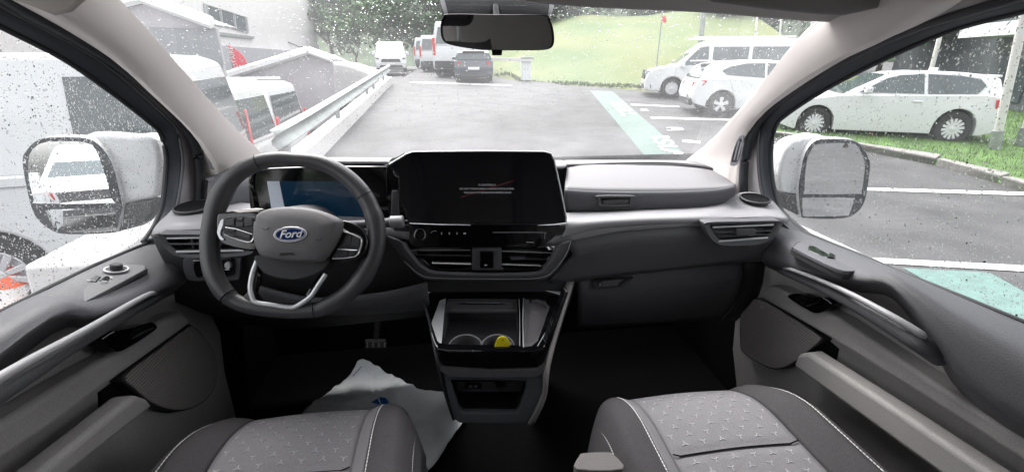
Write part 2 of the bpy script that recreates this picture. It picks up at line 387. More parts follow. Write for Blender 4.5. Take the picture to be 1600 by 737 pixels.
MB().prism(o, -nM * .012).build('dimming_tab', GLOSS, rm, bev=.001)
MB().tube([cT - nM * .02, cT - nM * .02 + V((0, .04, .05))], .011, seg=10).build('mirror_stem', GLOSS, rm)
sp = [Y(a, b, 1.04) for a, b in [(684, -40), (872, -40), (864, 12), (858, 30), (855, 40), (702, 40), (692, 30), (686, 6)]]
BLK = mat('matt black plastic', (.008, .008, .009), .5)
sc = empty('sensor_housing', Y(777, 10, 1.04), 'black camera and sensor housing above the mirror', 'sensor cover')
MB().prism(sp, (0, .05, .012)).build('housing_shell', BLK, sc, bev=.006)
MB().prism([Y(a, b, 1.037) for a, b in [(684, -10), (692, -10), (701, 26), (697, 32)]], (0, -.004, 0)).build('side_trim', PILG, sc, bev=.001)
MB().prism([Y(a, b, 1.037) for a, b in [(860, -10), (871, -10), (862, 22), (856, 28)]], (0, -.004, 0)).build('side_trim', PILG, sc, bev=.001)
# ================================================================ DASHBOARD
dash = empty('dashboard', (0, 1.3, 1.2), 'charcoal and silver grey dashboard across the whole cabin with screens and vents', 'dashboard')
def row(pts, y): return [Y(a, b, c if c else y) for a, b, *r in pts for c in [r[0] if r else None]]
def rows(*rs): return [[Y(p[0], p[1], p[2] if len(p) > 2 else y) for p in pts] for pts, y in rs]
# top skin up to the glass
sheet('dash_top', rows(
    ([(300, 262), (405, 253), (500, 252), (610, 251), (760, 251), (878, 251), (884, 251), (1000, 251), (1075, 252), (1120, 256), (1170, 262)], 1.63),
    ([(310, 275), (405, 256), (500, 254), (610, 254), (760, 255), (878, 256, 1.5), (884, 255, 1.56), (1000, 254, 1.56), (1078, 255, 1.56), (1120, 262, 1.54), (1162, 274, 1.5)], 1.5),
    ([(330, 284), (405, 263), (500, 258), (610, 258), (760, 262), (878, 262, 1.3), (884, 258, 1.49), (1000, 257, 1.49), (1080, 259, 1.49), (1120, 266, 1.49), (1150, 284, 1.47)], 1.3)), DASHT, dash, .006, 3, 2)
# passenger storage box
lidt = [(886, 262), (925, 258), (1000, 258), (1065, 260), (1118, 268), (1146, 287)]
lidf = [(882, 299), (925, 302), (1000, 303), (1070, 302), (1120, 299), (1149, 292)]
lidm = [(884, 278), (925, 277), (1000, 277), (1068, 278), (1122, 281), (1149, 290)]
lidb = [(884, 330), (925, 331), (1000, 329), (1070, 326), (1118, 321), (1146, 305)]
bx = sheet('storage_box_lid', rows((lidt, 1.5), (lidm, 1.32), ([(a, b - 3) for a, b in lidf], 1.19)), DASHT, dash, .006, 4, 3)
bxf = sheet('storage_box_front', rows(([(a, b - 3) for a, b in lidf], 1.192), (lidf, 1.183), ([(a, (b + d) / 2) for (a, b), (c, d) in zip(lidf, lidb)], 1.18), (lidb, 1.185)), CHAR, dash, .006, 4, 3)  # front darker than the lid: its shade is put into the colour
MB().tube([Y(a, b, 1.5) + V((0, 0, .003)) for a, b in c2([(882, 299), (884, 270), (900, 260), (1000, 256), (1070, 258), (1122, 267), (1148, 287)], 5, False)], .0035, seg=6).build('lid_seam', CHARD, bx)
fr = lambda pts, y, d, nm, m, par, bev=.0015, up=0: MB().prism([Y(a, b, y) for a, b in pts], (0, d, 0)).build(nm, m, par, bev=bev)
lt = MB().ring([Y(a, b, 1.170) for a, b in c2([(936, 306), (988, 306), (990, 309), (988, 318), (984, 322), (940, 322), (936, 318), (934, 310)], 3)],
          [Y(a, b, 1.170) for a, b in c2([(940, 309), (983, 309), (985, 311), (984, 316), (981, 319), (943, 319), (940, 316), (938, 312)], 3)], (0, .012, 0)).build('lid_latch', CHAR, dash)
fr([(940, 309), (985, 309), (982, 319), (942, 319)], 1.174, .003, 'latch_recess', GLOSS, lt)
# silver grey ledge on the passenger side
sheet('ledge', rows(
    ([(878, 334, 1.16), (925, 332), (1000, 329), (1070, 326), (1120, 321), (1148, 304, 1.24), (1180, 302, 1.26), (1208, 316, 1.22)], 1.185),
    ([(882, 345, 1.10), (925, 339), (1000, 335), (1070, 333), (1120, 331), (1150, 326, 1.16), (1190, 325, 1.16), (1222, 332, 1.14)], 1.12),
    ([(884, 356, 1.085), (925, 348), (1000, 343), (1070, 341), (1120, 340), (1150, 338), (1190, 337), (1230, 341)], 1.085),
    ([(876, 372), (925, 358), (1000, 350), (1070, 348), (1110, 347), (1150, 345), (1190, 344), (1229, 348)], 1.082)), LEDGE, dash, .006, 4, 4)
sheet('ledge', rows(
    ([(872, 364), (925, 357), (1000, 351), (1070, 348), (1105, 347)], 1.085), ([(856, 378), (925, 365), (1000, 355), (1070, 352), (1105, 351)], 1.083), ([(840, 386), (880, 381), (945, 365), (1000, 359), (1060, 354)], 1.09)), LEDGE, dash, .004, 4, 2)
# charcoal panel below it
sheet('dash_face', rows(
    ([(872, 378), (960, 362), (1030, 356), (1100, 350), (1150, 348), (1225, 346)], 1.088),
    ([(895, 395), (960, 380), (1030, 372), (1100, 368), (1150, 366), (1215, 362)], 1.075),
    ([(880, 412), (960, 406), (1030, 402), (1100, 395), (1150, 390), (1200, 385)], 1.09),
    ([(862, 432), (960, 422), (1030, 414), (1100, 406), (1150, 401), (1197, 396)], 1.10),
    ([(862, 440), (960, 428), (1030, 421), (1100, 413), (1150, 408), (1197, 404)], 1.115),
    ([(880, 450), (960, 436), (1030, 427), (1100, 419), (1150, 413), (1195, 408)], 1.20)), CHAR, dash, .005, 4, 3)
# left end: ledge, face
sheet('ledge', rows(
    ([(262, 338, 1.22), (285, 318, 1.28), (330, 314, 1.28), (400, 320, 1.2), (470, 326, 1.2), (560, 330, 1.2), (640, 336, 1.16)], 1.2),
    ([(246, 352, 1.15), (275, 335, 1.2), (330, 332, 1.2), (400, 334), (470, 338), (560, 342), (640, 348)], 1.14),
    ([(239, 364, 1.1), (270, 355, 1.1), (320, 352, 1.1), (400, 350), (470, 350), (560, 352), (640, 356)], 1.09),
    ([(240, 369, 1.1), (270, 366, 1.1), (320, 365, 1.1), (400, 362), (470, 362), (560, 366), (640, 374)], 1.085)), LEDGE, dash, .006, 4, 3)
sheet('dash_face', rows(
    ([(236, 366), (270, 367), (330, 366), (400, 364), (500, 364), (600, 368), (648, 376)], 1.10),
    ([(250, 395), (285, 402), (330, 404), (400, 404), (500, 400), (600, 402), (655, 412)], 1.09),
    ([(268, 430), (300, 440), (340, 441), (410, 440), (500, 438), (600, 436), (665, 440)], 1.11),
    ([(275, 470), (310, 475), (360, 480), (430, 486), (500, 488), (600, 484), (672, 480)], 1.2),
    ([(290, 500), (320, 505), (370, 505), (430, 510), (500, 510), (600, 500), (672, 492)], 1.5)), CHARD, dash, .005, 4, 3)
sheet('knee_panel', rows(
    ([(400, 445), (470, 462), (520, 464), (600, 456), (668, 440)], 1.08), ([(400, 452), (470, 470), (520, 472), (600, 465), (668, 450)], 1.075),
    ([(420, 475), (470, 484), (520, 487), (600, 484), (672, 478)], 1.10), ([(420, 478), (470, 488), (520, 491), (600, 488), (672, 482)], 1.16)), CHAR, dash, .005, 4, 2)
def holder(a, b, y, rx, nm='cup_holder'):
    c = Y(a, b, y) + V((0, 0, .010))
    MB().lathe([(rx * 1.16, .004), (rx * 1.16, .008), (rx * 1.05, .010), (rx, .004), (rx * .92, -.05), (0, -.05)], c, (0, -.08, 1), 32).build(nm, CHARD, dash)
    MB().lathe([(rx * 1.05, .009), (rx * .95, .006), (0, .0055)], c, (0, -.08, 1), 32).build('holder_dark_disc', CARPET, dash)  # flat black disc under the rim stands in for the shaded well
holder(1178, 318, 1.2, .038); holder(305, 332, 1.22, .040)
for o in list(dash.children): pass
# dark upright behind wheel on the left
sheet('dash_end', rows(([(327, 282, 1.4), (362, 262, 1.4), (412, 256, 1.35)], 1.4), ([(326, 290), (350, 285), (410, 275)], 1.25), ([(322, 325), (350, 325), (415, 325)], 1.22)), CHAR, dash, .005, 4, 3)
# ---- air vents
def vent(outer, inner, y, slats, par=dash, hub=None, m=CHAR, d=.03, lit=CHROME):
    o = c2(outer, 4); i = c2(inner, 4)
    v = MB().ring([Y(a, b, y) for a, b in o], [Y(a, b, y + .004) for a, b in i], (0, d, 0)).build('air_vent', m, par, bev=.0012, seg=2)
    MB().prism([Y(a, b, y + d) for a, b in i], (0, .003, 0)).build('vent_back', GLOSS, v)
    for k, (p, q, ch, r) in enumerate(slats):
        A, B = Y(p[0], p[1], y + .004), Y(q[0], q[1], y + .004); M = (A + B) / 2
        MB().tube([A, M, B], r, seg=8, r2=r * .75).build('slat', lit if ch else CHAR, v)
        if ch: MB().prism([A, B, B + V((0, .02, -.001)), A + V((0, .02, -.001))], (0, 0, -.002)).build('slat', CHARD, v)
    if hub:
        a, b, w, h = hub; MB().prism([Y(a - w, b - h, y - .003), Y(a + w, b - h, y - .003), Y(a + w, b + h, y - .003), Y(a - w, b + h, y - .003)], (0, .01, 0)).build('vent_tab', CHAR, v, bev=.0015)
    return v
vent([(1101, 352), (1112, 347), (1160, 346), (1216, 345), (1217, 352), (1208, 370), (1190, 381), (1160, 384), (1128, 383), (1112, 374)],
     [(1110, 354), (1118, 351), (1160, 350), (1209, 349), (1209, 354), (1201, 367), (1186, 374), (1160, 376), (1132, 377), (1119, 369)], 1.048,
     [((1113, 355), (1208, 351), 1, .0035), ((1122, 377), (1199, 371), 1, .0042), ((1117, 363), (1206, 360), 0, .003), ((1122, 369), (1204, 366), 0, .0025)], hub=(1166, 363, 15, 5), lit=SILV)
vent([(246, 368), (262, 366), (330, 366), (402, 364), (404, 378), (396, 394), (378, 400), (330, 403), (284, 402), (262, 392)],
     [(258, 370), (268, 369), (330, 369), (394, 367), (396, 377), (388, 388), (374, 394), (330, 396), (288, 396), (270, 386)], 1.060,
     [((261, 372), (392, 370), 1, .0032), ((276, 393), (382, 391), 1, .004), ((265, 381), (392, 380), 0, .003)], lit=SILV)
MB().tube([Y(300, 370, 1.085), Y(303, 395, 1.085)], .003, seg=6).build('vent_divider', CHAR, dash)
# light switch panel and its thumb wheel
lp = fr(c2([(286, 408), (300, 403), (372, 402), (376, 408), (374, 432), (366, 438), (302, 439), (290, 432)], 3), 1.072, .02, 'switch_panel', CHAR, dash)
fr(c2([(302, 409), (316, 407), (317, 430), (306, 432)], 2), 1.068, .006, 'light_switch', GLOSS, lp)
fr(c2([(346, 405), (364, 404), (367, 410), (366, 426), (362, 430), (346, 431)], 3), 1.068, .006, 'dimmer_plate', GLOSS, lp)
MB().lathe([(0, .0), (.006, 0), (.008, .004), (.008, .012)], Y(355, 416, 1.058), (0, 1, 0), 14).build('thumb_wheel', SILV, lp)
MB().tube([Y(351, 421, 1.066), Y(359, 421, 1.066)], .001).build('pointer_mark', SILV, lp)
MB().tube([Y(302, 407, 1.067), Y(312, 407, 1.067)], .001).build('pointer_mark', SILV, lp)
# glovebox
gb = sheet('glovebox_door', rows(([(899, 431), (960, 423), (1030, 416), (1100, 411), (1160, 408)], 1.145), ([(902, 455), (960, 450), (1030, 445), (1100, 440), (1158, 438)], 1.14),
    ([(902, 485), (960, 482), (1030, 478), (1100, 472), (1145, 468)], 1.17), ([(900, 512), (960, 510), (1030, 505), (1100, 498), (1125, 492)], 1.24)), CHAR, dash, .006, 4, 3)
sheet('glovebox_side', rows(([(1163, 410), (1196, 404)], 1.15), ([(1150, 470), (1185, 460)], 1.18), ([(1128, 500), (1150, 500)], 1.26)), CHARD, dash, .006, 2, 3)
lh = MB().ring([Y(a, b, 1.124) for a, b in [(927, 438), (966, 434), (990, 434), (984, 440), (970, 449), (927, 452)]], [Y(a, b, 1.128) for a, b in [(930, 440), (965, 436), (982, 436), (975, 440), (967, 447), (930, 449)]], (0, .008, 0)).build('glovebox_latch', CHARD, gb)
MB().lathe([(0, 0), (.0055, 0), (.0055, .006)], Y(938, 444, 1.120), (0, 1, 0), 14).build('key_lock', GLOSS, gb)
fr([(930, 441), (967, 437), (967, 446), (930, 449)], 1.127, .004, 'latch_plate', CHAR, gb)
# ---- instrument cluster
tiltn = V((0, -1, .18)).normalized()
ic_c = Y(500, 300, 1.16)
def IC(a, b, off=0): return PL(a, b, ic_c + tiltn * off, tiltn)
clo = c2([(390, 270), (402, 258), (500, 256), (605, 257), (610, 266), (610, 330), (600, 343), (500, 344), (408, 342), (392, 330)], 4)
ic = MB().prism([IC(a, b) for a, b in clo], -tiltn * .03).build('instrument_cluster', GLOSS, dash, bev=.003)
MB().prism([IC(a, b, .002) for a, b in [(418, 283), (560, 283), (568, 288), (572, 330), (566, 338), (424, 338)]], -tiltn * .0015).build('cluster_display',
    mat('blue tinted cluster display', (.004, .018, .038), .09, spec=.6, emit=.09, var=.6, vscale=14), ic, smooth=False)
MB().prism([IC(a, b, .004) for a, b in [(417, 283), (436, 283), (446, 331), (425, 331)]], -tiltn * .0012).build('protective_film_edge', mat('pale blue film', (.62, .68, .78), .4), ic, smooth=False)
fr([(405, 251), (610, 252), (612, 257), (500, 257), (404, 260)], 1.17, .05, 'cluster_hood', LEDGE, dash, .003)
sheet('cluster_hood_underside', [[IC(395, 262, .001), IC(500, 258, .001), IC(605, 258, .001)], [IC(395, 266, .035), IC(500, 262, .04), IC(605, 262, .035)]], GLOSS, dash, .003, 3, 2)
MB().tube([IC(a, b, .004) for a, b in c2([(398, 262), (392, 285), (397, 310), (402, 336)], 4, False)], .006, seg=8).build('cluster_side_trim', GLOSS, ic)
# steering column cover and stalks
cc0 = Y(455, 372, 1.0)
MB().lathe([(0, -.02), (.062, -.02), (.075, .0), (.085, .12)], Y(458, 375, .985), V((0, 1, -.35)), 24).build('column_cover', CHARD, dash)
st = MB().tube([Y(540, 352, 1.02), Y(585, 349, 1.03), Y(622, 347, 1.03)], [.010, .010, .013], seg=12).build('wiper_stalk', CHAR, dash, bev=.001)
MB().lathe([(0, 0), (.012, 0), (.015, .003), (.015, .03), (.010, .034)], Y(631, 346, 1.03), V((-1, 0, 0)), 16).build('stalk_end', LEDGE, st)
MB().tube([Y(372, 352, 1.02), Y(340, 345, 1.02)], .010, seg=12).build('indicator_stalk', CHAR, dash)
# ---- gear selector / start button pod between screens
sb = fr(c2([(603, 262), (616, 252), (634, 244), (640, 260), (640, 330), (634, 344), (618, 344), (606, 330)], 3), 1.13, .05, 'screen_side_pod', GLOSS, dash, .003)
MB().lathe([(.014, .004), (.014, 0), (.0115, -.001), (0, -.001)], Y(624, 268, 1.118), (0, 1, 0), 24).build('start_button', CHARD, sb)
MB().lathe([(.0145, .003), (.0145, -.0012), (.0135, -.0012), (.0135, .003)], Y(624, 268, 1.118), (0, 1, 0), 24).build('button_ring', SILV, sb)
MB().prism([Y(a, b, 1.12) for a, b in [(612, 298), (622, 298), (624, 344), (610, 344)]], (0, .01, 0)).build('selector_paddle', CHAR, sb, bev=.003)
# ---- touch screen
sn = V((0, -1, .10)).normalized(); sc0 = Y(762, 295, 1.075)
def S(a, b, off=0): return PL(a, b, sc0 + sn * off, sn)
so = [(606, 258), (636, 240), (645, 236), (760, 236), (850, 237), (862, 240), (867, 250), (885, 338), (885, 347), (878, 350), (760, 350), (650, 350), (640, 348), (636, 345), (622, 300), (622, 275)]
ts = MB().prism([S(a, b) for a, b in so], -sn * .028).build('touch_screen', GLOSS, dash, bev=.003)
MB().prism([S(a, b, .0015) for a, b in [(640, 244), (648, 240), (855, 241), (862, 246), (880, 336), (878, 343), (648, 343), (640, 340)]], -sn * .001).build('display_glass', SCRN, ts, smooth=False)
MB().tube([S(a, b, .001) for a, b in [(608, 257), (636, 240), (646, 237), (760, 236), (850, 237), (861, 240), (866, 250), (876, 295), (885, 340), (885, 347)]], .0018, seg=6).build('silver_edge', SILV, ts)
MB().tube([S(a, b, .003) for a, b in [(640, 349), (690, 351), (735, 351.5)]], .0013, seg=6).build('silver_edge', CHROME, ts)
MB().tube([S(a, b, .003) for a, b in [(840, 352), (866, 351), (884, 349)]], [.0006, .0018, .0024], seg=6).build('silver_edge', CHROME, ts)
GT = mat('screen text grey', (.4, .4, .42), .5, emit=.06); RT_ = mat('screen red line', (.25, .03, .04), .5, emit=.08)
rr_ = (S(800, 290) - S(700, 290)); uu_ = V((0, .1, 1))
txt('warning_text', '!!! CAUTION !!!', GT, .0064, S(761, 289, .003), rr_, uu_, ts)
txt('warning_text', 'DO NOT TOUCH DISPLAY DURING INSTALLATION', GT, .0058, S(761, 295, .003), rr_, uu_, ts)
txt('warning_text', 'THIS FILM IS TO BE REMOVED BEFORE USAGE', GT, .0058, S(762, 301, .003), rr_, uu_, ts)
MB().tube([S(720, 308, .003), S(803, 282, .003)], .00035, seg=4).build('red_strike_line', RT_, ts)
fr([(606, 262), (632, 243), (640, 246), (636, 258), (615, 268)], 1.068, .004, 'screen_corner_bezel', SILV, dash) if False else None
# ---- climate control panel
cpn = fr([(612, 351), (884, 352), (884, 362), (872, 374), (856, 383), (840, 386), (648, 386), (632, 376), (618, 364)], 1.082, .03, 'climate_panel', GLOSS, dash)
kb = MB().lathe([(.0135, .012), (.0145, .008), (.0145, -.004), (.012, -.008)], Y(656, 367, 1.072), (0, 1, 0), 28).build('volume_knob', CHROME, cpn)
MB().lathe([(0, 0), (.0118, 0), (.0118, .01)], Y(656, 367, 1.063), (0, 1, 0), 24).build('knob_face', GLOSS, kb)
ICO = mat('icon white', (.35, .35, .37), .5, emit=.05)
for x in (690, 702, 714): MB().tube([Y(x, 363, 1.081), Y(x, 366, 1.081)], .0012, seg=6).build('icon', ICO, cpn)
MB().tube([Y(724, 364.5, 1.081), Y(728, 364.5, 1.081)], .002, seg=6).build('icon', ICO, cpn)
MB().tube([Y(a, b, 1.081) for a, b in c2([(673, 364), (677, 361), (682, 361)], 3, False)], .0005, seg=4).build('icon', ICO, cpn)
MB().tube([Y(a, b, 1.081) for a, b in c2([(770, 363), (846, 363), (851, 366), (851, 373)], 4, False)], .0005, seg=4).build('button_outline', ICO, cpn)
MB().tube([Y(822, 378, 1.081), Y(834, 378.5, 1.081)], .0008, seg=4).build('icon', ICO, cpn)
# ---- centre vents in their U-shaped surround
sr_o = [(600, 366), (612, 384), (632, 410), (655, 430), (680, 437), (765, 439), (842, 438), (868, 424), (885, 400), (898, 372)]
sr_i = [(636, 380), (640, 388), (650, 402), (664, 416), (686, 424), (765, 426), (836, 424), (852, 412), (862, 396), (868, 384)]
R1 = [Y(a, b, 1.10) for a, b in sr_o]; R2 = [Y((a * .6 + c * .4), (b * .6 + d * .4), 1.062) for (a, b), (c, d) in zip(sr_o, sr_i)]
R3 = [Y((a * .15 + c * .85), (b * .15 + d * .85), 1.060) for (a, b), (c, d) in zip(sr_o, sr_i)]; R4 = [Y(a, b, 1.11) for a, b in sr_i]
sheet('centre_surround', [R1, R2, R3, R4], CHAR, dash, .004, 4, 3)
MB().tube([Y(a, b, 1.062) for a, b in c2([(632, 408), (655, 428), (680, 434), (765, 435.5), (842, 434), (866, 421), (884, 398), (892, 378)], 4, False)], .0012, seg=5).build('surround_edge', PILG, dash)
cv = vent([(640, 386), (738, 388), (738, 421), (676, 421), (656, 408)], [(645, 389), (735, 390), (735, 417), (680, 417), (662, 405)], 1.085,
     [((642, 391), (735, 390.5), 1, .0010), ((675, 411), (736, 412.5), 1, .0022), ((650, 398), (735, 399), 0, .002)], m=GLOSS)
vent([(783, 389), (864, 391), (858, 406), (848, 420), (783, 421)], [(786, 392), (860, 394), (854, 404), (845, 416), (786, 417)], 1.085,
     [((784, 392), (863, 395), 1, .0016), ((783, 413), (845, 415), 1, .0022), ((797, 404), (858, 405), 0, .002)], m=GLOSS, hub=(809, 404, 11, 2))
fr([(738, 388), (784, 388), (784, 422), (738, 422)], 1.078, .03, 'vent_divider', CHAR, dash, .002)
hz = fr([(750, 393), (771, 393), (771, 419), (750, 419)], 1.074, .006, 'hazard_button', GLOSS, dash)
MB().tube([Y(757, 414, 1.073), Y(761, 414, 1.073)], .0016, seg=6).build('icon', ICO, hz)
fr([(612, 386), (900, 388), (895, 456), (655, 456)], 1.118, .03, 'stack_back', CHARD, dash, .001)
# ================================================================ CENTRE CONSOLE
con = empty('centre_console', (-.03, 1.0, .6), 'glossy black centre console with cup holders, phone tray and open bin below', 'console')
TN = (Y(765, 452, 1.13) - Y(765, 546, .90)); TC = Y(765, 500, 1.015); TN = V((1, 0, 0)).cross(TN).normalized()
if TN.z < 0: TN = -TN
def T(a, b, off=0): return PL(a, b, TC + TN * off, TN)
def tr(pts, off=0, n=3): return [T(a, b, off) for a, b in c2(pts, n)]
# frame round two openings
fo1 = [(664, 452), (735, 452), (813, 453), (813, 480), (813, 515), (813, 549), (750, 548), (700, 546), (686, 538), (676, 505)]
fi1 = [(700, 466), (735, 466), (808, 467), (809, 490), (810, 515), (811, 541), (760, 544), (708, 543), (693, 540), (690, 505)]
fo2 = [(813, 453), (850, 453), (884, 455), (880, 475), (866, 510), (850, 543), (836, 549), (813, 549), (813, 515), (813, 480)]
fi2 = [(820, 466), (840, 466), (852, 469), (859, 478), (850, 505), (840, 532), (830, 540), (819, 541), (819, 515), (819, 490)]
MB().ring([T(*p) for p in fo1], [T(*p) for p in fi1], -TN * .02).ring([T(*p) for p in fo2], [T(*p) for p in fi2], -TN * .02).build('tray_frame', GLOSS, con, bev=.002)
for line, r in (([(658, 453), (668, 495), (676, 525), (684, 542), (700, 547)], .0012), ([(884, 458), (868, 500), (850, 541)], .0012), ([(663, 456), (690, 451), (742, 451)], .0012), ([(700, 546), (720, 548), (740, 548)], .0014),
                ([(811, 467), (812, 500), (812, 540)], .0012), ([(818, 466), (817, 500), (818, 542)], .0016), ([(696, 470), (692, 500), (688, 535)], .0012), ([(871, 476), (858, 508), (840, 540)], .001)):
    MB().tube([T(a, b, .001) for a, b in c2(line, 4, False)], r, seg=6).build('chrome_line', SILV, con)
# left glossy cheek: its window reflection laid on as a silver strip
MB().prism([T(a, b, .002) for a, b in [(687, 470), (697, 466), (694, 490), (690, 538), (683, 532), (674, 505)]], TN * .0015).build('cheek_reflection', SILV, con, bev=.001)
MB().prism([T(a, b, .003) for a, b in [(656, 451), (676, 453), (664, 463), (661, 470)]], TN * .0015).build('corner_trim', SILV, con, bev=.001)
MB().prism([T(a, b, .003) for a, b in [(852, 454), (882, 456), (878, 462)]], TN * .0015).build('corner_trim', SILV, con, bev=.001)
# inner well with two cups
wl_ = -TN * .075
MB().ring([T(*p) + TN * -.001 for p in fi1], [T(*p) + TN * -.001 + wl_ + V((0, 0, 0)) for p in fi1], V((0, 0, -.001))).build('tray_well', CHAR, con)
MB().prism([T(a, b, -.075) for a, b in fi1], -TN * .004).build('well_floor', CHAR, con)
MB().prism([T(a, b, -.012) for a, b in [(697, 468), (811, 469), (811, 484), (695, 484)]], -TN * .012).build('pen_shelf', DASHT, con, bev=.003)
MB().tube([T(a, b, -.007) for a, b in [(714, 474.5), (726, 474), (781, 474.5), (795, 476)]], [.0006, .0022, .0022, .0006], seg=8).build('pen_groove', GLOSS, con)
MB().tube([T(727, 472.8, -.0055), T(781, 473.3, -.0055)], .0011, seg=6).build('groove_highlight', CHROME, con)  # highlight along the groove, built as a thin chrome rod
for cx in (727, 778):
    c = T(cx, 541, -.032)
    MB().lathe([(.0425, -.003), (.0445, 0), (.041, .001), (.0395, -.004), (.037, -.05), (0, -.05)], c, TN, 40).build('cup_holder', DASHT, con)
    MB().lathe([(.0425, .0), (.0432, .002), (.0415, .002), (.0405, .0)], c, TN, 40).build('cup_rim', PILG, con)
MB().prism([T(a, b, -.040) for a, b in [(697, 512), (811, 512), (812, 556), (690, 556)]], -TN * .002).build('cup_deck', CHARD, con) if False else None
# charging pad
MB().ring(tr(fi2, -.002), [T(a, b, -.006) for a, b in c2([(824, 470), (840, 470), (850, 473), (855, 480), (846, 505), (837, 528), (829, 535), (823, 536), (823, 515), (823, 490)], 3)], -TN * .012).build('pad_rim', DASHT, con)
MB().prism(tr(fi2, -.014), -TN * .003).build('charging_pad', mat('rubber charging mat', (.17, .158, .162), .75, bump=.3), con)
MB().tube([T(832, 488, -.0135), T(842, 488, -.0135)], .0007, seg=4).build('pad_mark', PILG, con)
# lip, grey shell, bin
yl = T(765, 548).y
fr([(683, 545), (700, 548), (765, 549), (838, 549), (850, 542), (884, 455), (889, 456), (858, 545), (849, 568), (840, 574), (765, 576), (694, 572), (686, 562)], yl, .03, 'console_lip', GLOSS, con, .003)
bo = [(680, 548), (686, 570), (694, 574), (765, 577), (838, 575), (850, 568), (862, 546), (868, 546), (848, 620), (832, 655), (826, 662), (765, 662), (716, 660), (708, 652), (696, 600), (683, 575)]
ou = [(690, 574), (765, 577), (838, 576), (851, 570), (848, 610), (830, 652), (824, 661), (765, 662), (718, 661), (709, 654), (698, 612)]
inn = [(704, 594), (765, 595), (814, 595), (824, 596), (822, 612), (812, 640), (808, 645), (765, 645), (724, 645), (718, 640), (710, 616)]
yb = yl + .012
MB().ring([Y(a, b, yb) for a, b in ou], [Y(a, b, yb + .008) for a, b in inn], (0, .02, 0)).build('bin_frame', mat('dark slate console shell', (.075, .08, .09), .55, bump=.25), con, bev=.005)
fr([(682, 556), (690, 572), (765, 577), (838, 576), (851, 568), (850, 582), (838, 590), (765, 591), (700, 589), (686, 578)], yb - .006, .02, 'console_band', mat('dark slate console shell 2', (.095, .095, .10), .5, bump=.25), con, .004)
MB().ring([Y(a, b, yb + .02) for a, b in inn], [Y(a, b, yb + .02) + V((0, .12, 0)) for a, b in inn], (0, .001, 0)).build('bin_wall', CHARD, con)
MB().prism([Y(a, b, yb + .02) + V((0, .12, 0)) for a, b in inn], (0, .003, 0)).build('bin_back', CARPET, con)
sk = fr([(726, 598), (752, 598), (752, 607), (726, 607)], yb + .03, .004, 'usb_socket_plate', GLOSS, con)
MB().box(Y(733, 605, yb + .029), Y(738, 601, yb + .03) + V((0, .002, 0))).box(Y(741, 605, yb + .029), Y(746, 601, yb + .03) + V((0, .002, 0))).build('usb_port', CHAR, sk)
MB().lathe([(0, .004), (.011, .004), (.011, 0), (.013, 0), (.013, .01)], Y(782, 601, yb + .026), (0, 1, 0), 20).build('power_socket', GLOSS, con)
fr([(712, 596), (818, 596), (816, 612), (714, 612)], yb + .036, .004, 'socket_panel', CHARD, con)
MB().prism([Y(a, b, yb) + V((0, .03, 0)) for a, b in ou], (0, .16, 0)).build('console_core', CARPET, con) if False else None
# sides of the console down to the dash
sheet('console_side', [[Y(885, 440, 1.12), Y(866, 510, 1.02), Y(851, 572, yb), Y(848, 615, yb), Y(826, 661, yb)], [Y(897, 440, 1.12), Y(876, 508, 1.02), Y(858, 572, yb + .01), Y(852, 620, yb + .01), Y(832, 664, yb + .01)]], mat('pale console edge', (.30, .28, .27), .45), con, .008, 4, 1)
sheet('console_side', [[Y(897, 440, 1.13), Y(876, 508, 1.03), Y(858, 572, yb + .012), Y(852, 620, yb + .012), Y(832, 664, yb + .012)], [Y(890, 470, 1.4), Y(872, 520, 1.4), Y(860, 560, 1.4), Y(850, 600, 1.4), Y(830, 640, 1.4)]], CHARD, con, .006, 4, 2)
sheet('console_side', [[Y(656, 452, 1.12), Y(670, 500, 1.02), Y(682, 560, yb), Y(694, 610, yb), Y(709, 656, yb)], [Y(660, 470, 1.4), Y(680, 520, 1.4), Y(690, 560, 1.4), Y(705, 600, 1.4), Y(715, 640, 1.4)]], CHARD, con, .006, 4, 2)
# yellow key tag in the right cup
kt = empty('key_tag', T(782, 545, -.03), 'yellow plastic key tag standing in the right cup holder', 'key tag')
YEL = mat('yellow plastic tag', (.85, .72, .02), .45)
yk = T(778, 548, -.02).y
kp = [Y(a, b, yk) for a, b in c2([(770, 550), (775, 535), (779, 528), (787, 526), (794, 531), (796, 538), (790, 550), (786, 562), (768, 562)], 4)]
MB().prism(kp, (0, .003, .001)).build('tag_plate', YEL, kt, bev=.0008)
MB().lathe([(0, 0), (.0014, 0), (.0014, .001)], Y(786, 531, yk - .0008), (0, 1, 0), 10).build('tag_hole', GLOSS, kt)
MB().prism([Y(a, b, yk + .004) for a, b in [(797, 534), (799, 537), (792, 550), (789, 552)]], (0, .003, 0)).build('paper_insert', mat('cream paper', (.7, .62, .5), .8), kt)
# ================================================================ STEERING WHEEL
WC = Y(459, 368, .93); WN = V((0, -cos(radians(26)), sin(radians(26))))
def WH(a, b, off=0): return PL(a, b, WC + WN * off, WN)
sw = empty('steering_wheel', WC, 'dark leather steering wheel with silver trim and an oval badge', 'steering wheel')
rim_px = [(458, 249), (500, 254), (536, 272), (566, 301), (583, 335), (589, 368), (583, 402), (566, 434), (540, 461), (510, 478), (492, 484), (455, 486), (410, 482), (376, 474), (352, 458), (334, 427), (328, 390), (331, 350), (343, 310), (366, 276), (398, 256), (428, 249)]
rc = cr([WH(a, b) for a, b in rim_px], 6, True); N_ = len(rc)
def seg_tube(i0, i1, nm, rf):
    pts = [rc[i % N_] for i in range(i0, i1 + 1)]
    return MB().tube(pts, [rf(i) for i in range(i0, i1 + 1)], seg=18, up=WN, r2=.0).build(nm, LEATH, sw) if False else tube2(pts, [rf(i) for i in range(i0, i1 + 1)], nm)
